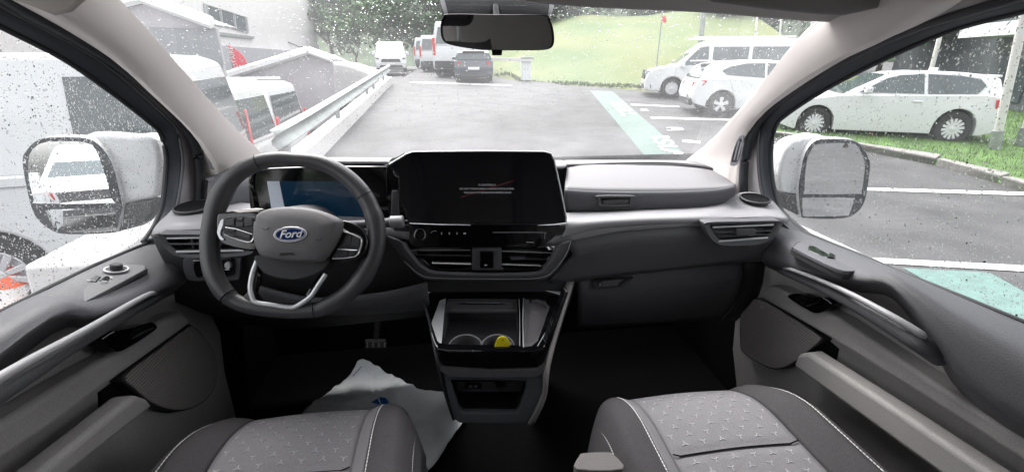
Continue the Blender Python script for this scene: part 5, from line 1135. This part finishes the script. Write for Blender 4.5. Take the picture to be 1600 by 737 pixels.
def hatch(name, label, pos, heading, group=None, kind='small', scale=1, tilt=0):
    if kind == 'small':    # rounded small hatchback, 4.06 m
        r = .32; low = [(1.72, .22), (1.98, .32), (2.02, .52), (1.93, .72), (1.60, .86), (1.05, .96), (-1.55, 1.02), (-1.93, .95), (-2.0, .78), (-2.03, .55), (-1.96, .34), (-1.70, .25)]
        rf_ = [(1.22, .90), (.95, 1.08), (.45, 1.34), (.15, 1.42), (-.4, 1.455), (-1.2, 1.42), (-1.55, 1.36), (-1.72, 1.28), (-1.92, .92)]
        wins = [('side_window', [(.92, 1.00), (.42, 1.30), (.10, 1.355), (-.20, 1.36), (-.20, 1.0)]), ('side_window', [(-.26, 1.00), (-.26, 1.36), (-.72, 1.355), (-1.12, 1.28), (-1.34, 1.18), (-1.22, 1.07)])]
        fr_, rr_2, ar, wdt, sp = ((1.10, .98), (.42, 1.36)), ((-1.90, 1.0), (-1.66, 1.32)), [1.24, -1.26], 1.73, 5
        def ex(t, half, hw):
            for sd_ in (1, -1):
                MB().prism([V((-1.97, sd_ * (hw - .36), .88)), V((-1.86, sd_ * (hw - .02), .94)), V((-1.70, sd_ * (hw + .005), .93)), V((-1.80, sd_ * (hw + .005), .80)), V((-2.0, sd_ * (hw - .30), .77))], (-.02, sd_ * .01, 0)).build('tail_light', REDL, t, bev=.008)
                MB().prism([V((1.60, sd_ * (hw - .02), .84)), V((1.94, sd_ * (hw - .36), .70)), V((1.98, sd_ * (hw - .36), .60)), V((1.72, sd_ * (hw - .01), .70))], (.015, sd_ * .012, .01)).build('headlight', mat('headlight clear', (.6, .62, .65), .1), t, bev=.006)
                MB().box((.72, sd_ * (hw + .1) - .09, .98), (.86, sd_ * (hw + .1) + .09, 1.12)).build('door_mirror', WHITEP, t, bev=.035)
            box_part(t, 'rear_diffuser', BLKP, (-2.06, -.62, .28), (-1.95, .62, .46), .02); box_part(t, 'number_plate', PLATE, (-2.075, -.26, .47), (-2.03, .26, .58), .003)
            box_part(t, 'front_grille', BLKP, (1.98, -.55, .36), (2.04, .55, .56), .02)
            seam(t, half, [(.98, .4), (.98, .95)]); seam(t, half, [(-.23, .32), (-.23, 1.0)]); seam(t, half, [(-1.0, .65), (-1.15, 1.0)])
            for sd_ in (1, -1): MB().tube([V((.02, sd_ * (half(.88) + .01), .88)), V((-.14, sd_ * (half(.88) + .01), .88))], .014, seg=6).build('door_handle', WHITEP, t)
            MB().box((-1.9, -.5, 1.40), (-1.5, .5, 1.44)).build('spoiler', WHITEP, t, bev=.012)
    else:                  # longer low hatchback, 4.32 m
        r = .335; low = [(1.80, .20), (2.12, .30), (2.16, .48), (2.10, .66), (1.85, .80), (.95, .94), (-1.7, .99), (-2.05, .93), (-2.12, .72), (-2.14, .5), (-2.05, .30), (-1.80, .22)]
        rf_ = [(1.00, .90), (.75, 1.04), (.15, 1.33), (-.1, 1.39), (-.6, 1.42), (-1.25, 1.39), (-1.78, 1.33), (-1.90, 1.27), (-2.03, .90)]
        wins = [('side_window', [(.62, 1.00), (.12, 1.27), (-.12, 1.33), (-.55, 1.355), (-.60, .99)]), ('side_window', [(-.67, .99), (-.62, 1.355), (-1.2, 1.33), (-1.55, 1.27), (-1.66, 1.16), (-1.55, 1.01)])]
        fr_, rr_2, ar, wdt, sp = ((.92, .96), (.15, 1.34)), ((-2.02, .98), (-1.87, 1.28)), [1.38, -1.31], 1.77, 14
        def ex(t, half, hw):
            for sd_ in (1, -1):
                MB().prism([V((-2.10, sd_ * (hw - .30), .90)), V((-1.98, sd_ * (hw - .01), .92)), V((-1.86, sd_ * (hw + .004), .90)), V((-1.90, sd_ * (hw + .004), .74)), V((-2.13, sd_ * (hw - .26), .72))], (-.02, sd_ * .01, 0)).build('tail_light', REDL, t, bev=.008)
                MB().prism([V((1.72, sd_ * (hw - .02), .78)), V((2.04, sd_ * (hw - .34), .70)), V((2.10, sd_ * (hw - .34), .58)), V((1.90, sd_ * (hw - .03), .62))], (.015, sd_ * .012, .01)).build('headlight', mat('headlight clear', (.6, .62, .65), .1), t, bev=.006)
                MB().box((.42, sd_ * (hw + .09) - .09, .98), (.56, sd_ * (hw + .09) + .09, 1.11)).build('door_mirror', WHITEP, t, bev=.035)
                MB().tube([V((-.42, sd_ * (half(.84) + .01), .84)), V((-.60, sd_ * (half(.84) + .01), .84))], .014, seg=6).build('door_handle', WHITEP, t)
            box_part(t, 'rear_bumper', BLKP, (-2.17, -.6, .25), (-2.08, .6, .42), .02); box_part(t, 'number_plate', PLATE, (-2.16, -.26, .55), (-2.13, .26, .66), .003)
            box_part(t, 'front_grille', BLKP, (2.12, -.45, .34), (2.18, .45, .60), .02)
            seam(t, half, [(.72, .3), (.70, .95)]); seam(t, half, [(-.63, .3), (-.63, .98)])
            MB().box((-1.02, -.03, 1.41), (-.85, .03, 1.47)).build('roof_antenna', WHITEP, t, bev=.01)
            MB().box((-2.0, -.5, 1.30), (-1.72, .5, 1.345)).build('spoiler', WHITEP, t, bev=.012)
    t = vehicle(name, label, 'car', 4.1, wdt, low, rf_, ar, r, wins, pos, heading, group, front=fr_, rear=rr_2, tuck=.42, extras=ex, belt=.92, spokes=sp, tilt=tilt)
    t.scale = (scale, scale, max(scale, 1.0) if kind == 'long' else scale); return t
def at_wheel(px, side_x, hdg, hw_, wheel_x):
    """centre of a vehicle whose near-side wheel touches the ground at this pixel"""
    A = GR(*px); d = V((cos(hdg), sin(hdg), 0)); n = V((-sin(hdg), cos(hdg), 0))
    c = A - d * wheel_x - n * side_x * (hw_ - .1); return V((c.x, c.y, A.z))
# white people carrier, small hatch, longer hatch on the right
hd = pi - .33
van('parked_van', 'large white van with roof rails parked nose out behind the small white hatchback', at_wheel((1047, 153), 1, hd, .975, 1.58), hd, 'white vehicles in the visitor bays', rails=True)
hd = -.25
hatch('parked_car', 'small white hatchback with red tail light parked tail out in front of the big van', at_wheel((1122, 182), -1, hd, .865, -1.26), hd, 'white vehicles in the visitor bays')
A, B = GR(1275, 214), GR(1495, 229); hd = atan2(A.y - B.y, A.x - B.x)
pc = at_wheel((1495, 229), 1, hd, .885, -1.31)
hatch('parked_car', 'low white hatchback with dark alloy wheels seen through the passenger window by the grass', pc, hd, 'white vehicles in the visitor bays', kind='long', scale=.885)
# white van close by on the left, parked alongside
van('parked_van', 'white van parked alongside, filling the driver window', V((-4.60, 4.2, -.1)), pi + .2, 'vans left of the ramp', near=True, scale=.97)
van('parked_van', 'white van with dark tailgate window, just right of the pillar beside the driver', V((-5.45, 7.15, -.5)), pi, 'vans left of the ramp')
# vans in the lower yard seen from behind
van('parked_van', 'white van with roof rails and tall red tail light, its back to the guard rail', V((-5.85, 10.0, -.6)), pi, 'vans left of the ramp', rails=True)
van('parked_van', 'white van half hidden behind the guard rail beside the grey tent', V((-8.6, 21, -.6)), pi / 2, 'vans left of the ramp')
# far vehicles at the end of the ramp
van('parked_van', 'tall white van parked at the end of the ramp, just left of the mirror', V((.75, 30.5, g(0, 30.5))), pi / 2 - .08, 'far vehicles at the end of the ramp', scale=1.45)
for i, (x, y) in enumerate([(-.75, 37), (-1.6, 44)]):
    van('parked_van', ['white van in the far row, second from the mirror', 'white van in the far row, third from the mirror'][i], V((x, y, g(0, y))), pi / 2 - .05, 'far vehicles at the end of the ramp', scale=1.2)
van('parked_van', 'white van facing the camera at the far end beyond the rail', V((-4.2, 36, 1.0)), -pi / 2 + .1, 'far vehicles at the end of the ramp', scale=1.05)
BLUEC = mat('dark blue car paint', (.05, .058, .072), .25, coat=.6); paintv[0] = BLUEC
DK = mat('dark grey car paint', (.06, .065, .075), .3, coat=.5); W0 = WHITEP
def dark(pos, hdg, lb, grp, m_):
    t = hatch('parked_car', lb, pos, hdg, grp, kind='long')
    for c in t.children:
        if c.type == 'MESH' and c.data.materials and c.data.materials[0] == W0: c.data.materials[0] = m_
    return t
dark(V((1.15, 24, g(0, 24))), pi / 2 - .05, 'dark blue car parked with its tail to us below the mirror', 'far vehicles at the end of the ramp', BLUEC)
dark(V((-8.4, 31, .75)), -.3, 'dark grey car in the row above the white roofs', 'grey cars beyond the tent', DK)
dark(V((-6.6, 27, .7)), -.3, 'dark grey car nearest the rail end', 'grey cars beyond the tent', DK)
paintv[0] = WHITEP
# cars standing behind us, seen in the door mirrors
hatch('parked_car', 'white car behind on the left, seen in the driver mirror', V((-4.9, -6.5, .1)), pi / 2 + .1, 'vehicles behind, seen in the mirrors')
van('parked_van', 'white van behind, seen in the middle of the driver mirror', V((-4.0, -13.0, .1)), pi / 2, 'vehicles behind, seen in the mirrors')
van('parked_van', 'white van farther behind on the left, seen in the driver mirror', V((-8.2, -10.5, .1)), pi / 2, 'vehicles behind, seen in the mirrors')
# ---------------------------------------------------------------- white building with window, far left
bd = empty('white_building', (-12, 22, 0), 'large white rendered building with a horizontal window, top left of the windscreen', 'building')
XF = -12.0; y1 = X(493, 40, XF).y
MB().box((XF - 14, 3, -.6), (XF, y1, 14)).build('wall', WALLW, bd, smooth=False)
wq = [X(a, b, XF + .02) for a, b in ((318, 6), (384, 27), (387, 52), (322, 33))]
MB().ring([p for p in wq], [sum(wq, V((0, 0, 0))) / 4 + (p - sum(wq, V((0, 0, 0))) / 4) * .9 for p in wq], (.06, 0, 0)).build('window_frame', GALV, bd, smooth=False)
wc = sum(wq, V((0, 0, 0))) / 4
for k in range(3):
    a = wq[0].lerp(wq[1], (k + .08) / 3); b_ = wq[0].lerp(wq[1], (k + .92) / 3); c = wq[3].lerp(wq[2], (k + .92) / 3); d = wq[3].lerp(wq[2], (k + .08) / 3)
    MB().prism([a, b_, c, d], (.02, 0, 0)).build('pane', mat('office window glass', (.12, .14, .15), .1, spec=.8), bd, smooth=False)
for k in (0, 1, 2, 3): MB().tube([wq[0].lerp(wq[1], k / 3) + V((.04, 0, 0)), wq[3].lerp(wq[2], k / 3) + V((.04, 0, 0))], .05, seg=4).build('mullion', PILG, bd)
MB().box((XF, X(318, 40, XF).y - .4, wq[2].z - .3), (XF + .14, wq[1].y + .4, wq[2].z - .16)).build('sill', GALV, bd, smooth=False)
MB().tube([X(318, 70, XF + .06), X(440, 88, XF + .06)], .10, seg=6).build('ledge_pipe', GALV, bd)
MB().box((XF, X(330, 80, XF).y, -.6), (XF + .4, y1, X(460, 80, XF).z)).build('lower_storey', mat('grey plinth', (.30, .30, .32), .7), bd, smooth=False)
lm = X(473, 76, XF + .5); MB().tube([X(450, 66, XF), lm], .04, seg=6).tube([lm - V((0, .3, 0)), lm + V((0, .3, .0))], .16, seg=8).build('wall_lamp', BLKP, bd)
# grey gabled tents / canopies
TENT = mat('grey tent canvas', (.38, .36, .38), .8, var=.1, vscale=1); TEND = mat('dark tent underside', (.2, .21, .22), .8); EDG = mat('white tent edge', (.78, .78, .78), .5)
def tent(label, y, apex, left, right, base_l, base_r, depth, arch=None):
    t = empty('gabled_tent', Y(*apex, y), label, 'tent', 'grey gabled tents')
    f = [Y(*p, y) for p in (base_l, left, apex, right, base_r)]
    for i in (0, -1): f[i].z = -.6
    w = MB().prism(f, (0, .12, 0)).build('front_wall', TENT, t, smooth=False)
    for a, b_ in ((1, 2), (2, 3)):
        q = [f[a], f[b_], f[b_] + V((0, depth, 0)), f[a] + V((0, depth, 0))]; n_ = (q[1] - q[0]).cross(q[2] - q[0]).normalized(); n_ = n_ if n_.z > 0 else -n_
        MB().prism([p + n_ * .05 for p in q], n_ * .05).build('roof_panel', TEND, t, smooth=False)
        MB().tube([f[a] + V((0, -.14, .12)), f[b_] + V((0, -.14, .12))], .13, seg=6).build('white_edge', EDG, t)
    if arch: MB().prism([Y(a, b_, y - .03) for a, b_ in c2(arch, 3)], (0, .06, 0)).build('arched_panel', mat('blue grey sheet', (.16, .20, .25), .3), t, smooth=False)  # arched blue grey patch set on the front wall
    MB().prism([f[1], f[3], f[3] - V((0, 0, .8)), f[1] - V((0, 0, .35))], (0, -.05, 0)).build('valance', TEND, t, smooth=False) if arch else None
    return t
tent('large grey gabled tent with an arched blue grey panel, behind the pillar', 12.0, (228, 6), (90, 40), (338, 46), (90, 140), (352, 140), 1.0, arch=[(275, 60), (290, 56), (305, 66), (322, 100), (328, 128), (290, 128), (272, 84)])
tent('smaller grey gabled tent with white edges, in front of the white building', 17, (484, 85), (355, 125), (520, 98), (368, 180), (520, 150), 1.5)
# white hooped cover beyond the rail
hp_ = [Y(a, b, 20) for a, b in c2([(485, 150), (486, 106), (500, 99), (530, 98), (560, 106), (585, 117), (594, 128), (594, 150)], 3)]
tag(MB().prism([V((p.x, p.y, max(p.z, -.5))) for p in hp_], (0, 3, 0)).build('white_cover', WALLW, None, bev=.15), 'smooth white domed cover beyond the guard rail', 'cover')
# red feather flag
fg = empty('feather_flag', (Y(372, 130, 19)), 'red feather flag with white lettering standing before the white building', 'flag')
FR_ = mat('red flag cloth', (.62, .03, .06), .7)
fp = [Y(a, b, 19) for a, b in c2([(355, 72), (366, 76), (378, 86), (385, 98), (386, 112), (368, 118), (362, 96)], 3)]
MB().prism(fp, (0, .02, 0)).build('flag_cloth', FR_, fg, smooth=False)
MB().tube([Y(354, 70, 19), Y(362, 96, 19), Y(372, 150, 19)], .02, seg=6).build('flag_pole', GALV, fg)
a, b_ = Y(372, 117, 18.95), Y(361, 78, 18.95); a2, b2_ = Y(381, 112, 18.95), Y(378, 95, 18.95)
txt('flag_lettering', 'UTILITAIRE', WALLW, .22, (a + b_) / 2, b_ - a, V((-1, 0, .2)), fg, .002)
txt('flag_lettering', '', WALLW, .26, (a2 + b2_) / 2, b2_ - a2, V((-1, 0, .2)), fg, .002, .2) if False else None
# barrier
BY = GR(822, 127).y
ba = empty('barrier_gate', Y(822, 125, BY), 'white barrier arm with its grey cabinet at the end of the ramp', 'barrier')
MB().prism([Y(a, b, BY) for a, b in [(815, 91), (830, 91), (830, 126), (816, 126)]], (0, .4, 0)).build('cabinet', mat('pale grey cabinet', (.6, .62, .64), .5), ba, bev=.03)
MB().prism([Y(a, b, BY - .1) for a, b in [(722, 88), (815, 91), (832, 92), (832, 97), (722, 92)]], (0, .08, 0)).build('barrier_arm', WALLW, ba, bev=.01)
MB().prism([Y(a, b, BY - .1) for a, b in [(814, 89), (833, 89), (833, 93), (814, 93)]], (0, .6, 0)).build('cabinet_lid', GALV, ba, bev=.02)
# poles
for (top, bot, yy, r, lb, nm, ct) in [((1188, -30), (1180, 62), 17.5, .035, 'thin white flagpole above the van roof, leftmost of three', 'flagpole', 'flagpole'), ((1226, -30), (1218, 62), 17.2, .035, 'thin white flagpole above the van roof, middle of three', 'flagpole', 'flagpole'),
        ((1272, -30), (1266, 80), 16.9, .035, 'thin white flagpole above the van roof, rightmost of three', 'flagpole', 'flagpole'), ((1105, -30), (1095, 60), 20, .11, 'grey lamp post rising behind the big white van', 'lamp_post', 'lamp post'),
        ((1478, 20), (1450, 130), 12.5, .06, 'white flagpole behind the low white hatchback', 'flagpole', 'flagpole')]:
    a, b_ = Y(*top, yy), Y(*bot, yy); d = (a - b_).normalized(); a = b_ + d * 5; base = b_ - d * ((b_.z - g(b_.x, b_.y)) / d.z)
    o = MB().tube([base, a], r, seg=10).build(nm, WALLW if 'flag' in nm else GALV, None); tag(o, lb, ct, 'flagpoles behind the parked cars' if 'flag' in nm else None)
for (top, bot, fr_, lb) in (((1606, 0), (1552, 240), .62, 'thick white pole with a grey foot rising from the grass island'), ((1640, 90), (1592, 235), .8, 'second white pole at the right edge of the passenger window')):
    b_ = GR(*bot); a = Y(*top, b_.y - .1); d = (a - b_).normalized(); t = empty('flagpole', b_, lb, 'flagpole', 'thick poles on the island')
    MB().tube([b_, b_ + d * .45], .085, seg=12).build('pole_foot', GALV, t); MB().tube([b_ + d * .45, b_ + d * 5.5], .065, seg=12).build('pole_shaft', WALLW, t)
# green sign
sg_ = empty('hanging_sign', Y(1036, -4, 20), 'green sign panel at the top of the windscreen above the bank', 'sign')
MB().prism([Y(a, b, 20) for a, b in [(1015, -30), (1062, -30), (1058, 2), (1018, 7)]], (0, .08, 0)).build('sign_panel', mat('green sign', (.25, .5, .3), .4), sg_, smooth=False)
q0 = Y(1037, 4, 20.1); MB().tube([V((q0.x, q0.y, g(0, 20))), q0], .03, seg=6).build('sign_post', GALV, sg_)
MB().tube([Y(1037, 26, 20), Y(1038, 36, 20)], .09, seg=8).build('red_marker', REDL, sg_)
# right-hand building
rb = empty('grey_building', (22, 18, 0), 'grey building with a pale canopy behind the white hatchback, right side', 'building')
gb_ = mat('grey cladding', (.07, .08, .085), .6)
c0 = Y(1540, 108, 13); c1 = Y(1760, 95, 9)
MB().add([V((c0.x, c0.y, 0)), V((c1.x, c1.y, 0)), V((c1.x, c1.y, 2.9)), V((c0.x, c0.y, 2.9)), V((c0.x + 6, c0.y + 9, 0)), V((c1.x + 9, c1.y + 6, 0)), V((c1.x + 9, c1.y + 6, 2.9)), V((c0.x + 6, c0.y + 9, 2.9))],
    [(0, 1, 2, 3), (4, 7, 6, 5), (3, 2, 6, 7), (0, 4, 5, 1), (0, 3, 7, 4), (1, 5, 6, 2)]).build('wall', gb_, rb, smooth=False)
dn = (c1 - c0).normalized(); dn.z = 0; nn_ = V((dn.y, -dn.x, 0)); nn_ = nn_ if nn_.dot(CAMP - c0) > 0 else -nn_
MB().prism([c0 + nn_ * .02 + V((0, 0, z)) + dn * x for x, z in ((0, .9), (8, .9), (8, 1.25), (0, 1.25))], nn_ * 1.0).build('canopy', mat('pale canopy edge', (.55, .57, .58), .5), rb, smooth=False)
for k in range(5):
    a = c0 + dn * (.6 + k * 1.5) + nn_ * .02; MB().prism([V((a.x, a.y, z)) + dn * x for x, z in ((0, .6), (1.2, .6), (1.2, 2.2), (0, 2.2))], nn_ * .03).build('window', DARKG, rb, smooth=False)
# ---------------------------------------------------------------- trees
LEAF = [mat('leaf dark green', (.026, .075, .016), .6, var=.45, vscale=.8), mat('leaf mid green', (.045, .11, .022), .6, var=.45, vscale=.8), mat('leaf yellow green', (.14, .16, .03), .6, var=.4, vscale=.8)]
BARK = mat('bark', (.07, .055, .04), .9, bump=1, bscale=12)
def crown_mesh(seed, n=2600, leaf=.16):
    rg = random.Random(seed); b = MB(); cl = [(V((rg.uniform(-1, 1), rg.uniform(-1, 1), rg.uniform(-.9, 1))) * .72, rg.uniform(.28, .5)) for _ in range(26)]
    for i in range(n):
        c, r = cl[i % 26]; d = V((rg.gauss(0, 1), rg.gauss(0, 1), rg.gauss(0, 1))).normalized() * r * rg.uniform(.55, 1.08); p = c + d
        n_ = (d.normalized() + V((rg.uniform(-.8, .8), rg.uniform(-.8, .8), rg.uniform(-.4, .9)))).normalized(); u = n_.orthogonal().normalized(); w = n_.cross(u); s = leaf * rg.uniform(.25, .6)
        b.add([p - u * s, p + w * s * .6, p + u * s, p - w * s * .6], [(0, 1, 2, 3)])
    return mesh(b.v, b.f, False)
CR = [crown_mesh(i) for i in range(3)]
for me_ in CR: me_.materials.append(LEAF[0])
def tree(x, y, z, h, w, k, label, leaf):
    t = empty('tree', (x, y, z), label, 'tree', 'trees behind the car park'); rg = random.Random(int(x * 31 + y * 7))
    tp = [V((x + rg.uniform(-.15, .15) * i, y, z - .3 + h * .55 * i / 4)) for i in range(5)]
    MB().tube(tp, [.05 * h * .5 * (1 - i * .17) for i in range(5)], seg=8).build('trunk', BARK, t)
    for j in range(3):
        a = rg.uniform(0, 6.28); MB().tube([tp[2 + j // 2], tp[2 + j // 2] + V((cos(a) * w * .3, sin(a) * w * .3, h * .25))], [.035 * h * .4, .01], seg=6).build('limb', BARK, t)
    me_ = CR[k % 3]
    if leaf:
        me_ = me_.copy(); me_.materials.clear(); me_.materials.append(LEAF[leaf])
    o = bpy.data.objects.new('crown', me_); COL.objects.link(o); o.location = (0, 0, h * .62); o.scale = (w * .5, w * .5, h * .42); o.rotation_euler = (0, 0, rg.uniform(0, 6.28)); o.parent = t
    return t
TR = [(-11.5, 50, 1, 9, 8, 0), (-6, 54, 1.2, 10, 9, 1), (-1, 50, 1.2, 9, 8, 0), (3.5, 56, 1.5, 11, 9, 1), (-16, 58, 1, 12, 10, 0), (7, 50, 3.5, 6, 8, 0), (12.5, 49, 3.3, 6, 9, 0), (18, 44, 3, 6.5, 9, 1), (23, 40, 3, 6.5, 9, 0), (28, 34, 2.5, 7, 9, 0),
      (20, 31, 1.8, 6, 7, 0), (24, 26, 1.2, 6.5, 8, 1), (29, 24, 2, 9, 9, 0), (27, 18, 1, 8, 7, 2), (33, 17, 1, 10, 9, 0), (20.5, 18, .5, 7, 7, 2), (-8.5, 46, .8, 6, 6, 1), (-3, 47, 1, 6, 6, 0), (35, 10, 0, 10, 9, 1), (32, 5, 0, 9, 8, 0), (17.5, 17.5, .3, 6, 6, 0), (24, 20, .6, 8, 8, 1), (20, 13.5, .1, 6, 5, 0),
      (-14, -24, 0, 8, 8, 0), (-6, -30, 0, 8, 8, 1), (4, -32, 0, 9, 9, 0), (14, -22, 0, 9, 9, 0), (20, -12, 0, 9, 9, 1), (12, -34, 0, 10, 9, 0)]
TL_ = ['left of the white van roofs', 'tallest above the ramp', 'just left of the mirror', 'hidden half by the mirror', 'above the tents', 'first right of the mirror', 'second right of the mirror', 'above the lamp post', 'left of the flagpoles', 'between the flagpoles', 'above the van roof', 'right of the flagpoles', 'over the pillar', 'at the top of the passenger window', 'rightmost in the passenger window', 'just above the hatchback roof', 'low beside the building corner', 'low over the far white van', 'outside the passenger window far right', 'outside the passenger window behind us', 'directly above the hatchback roof', 'tall behind the flagpole', 'in front of the grey building', 'left of the mirror reflection', 'centre of the driver mirror reflection', 'right behind the van', 'behind on the right', 'far behind on the right', 'farthest behind']
WH_ = ['over the ramp end', 'beside the white building', 'on top of the grass bank', 'behind the flagpoles', 'behind the low white hatchback', 'seen in the mirrors']
for i, (x, y, z, h, w, lf) in enumerate(TR):
    wh = 5 if y < 0 else (1 if x < -5 else 0 if x < 5 else 2 if x < 17 and y > 40 else 3 if y > 22 else 4)
    tree(x, y, z, h, w, i, ['dense dark green tree ', 'mid green leafy tree ', 'yellowing green tree '][lf] + WH_[wh] + ', ' + TL_[i], lf)
# wooded hill behind everything
hl = [[V((x, 75 + 12 * noise.noise(V((x * .03, 0, k))) + k * 6, k * 5 + 2.5 * noise.noise(V((x * .08, k, 2))))) for x in range(-150, 171, 8)] for k in range(0, 5)]
o = sheet('wooded_hill', hl, mat('far woodland', (.03, .05, .022), .9, bump=1, bscale=.6, var=.5, vscale=.3), None, 0, 2, 2); o['kind'] = 'structure'
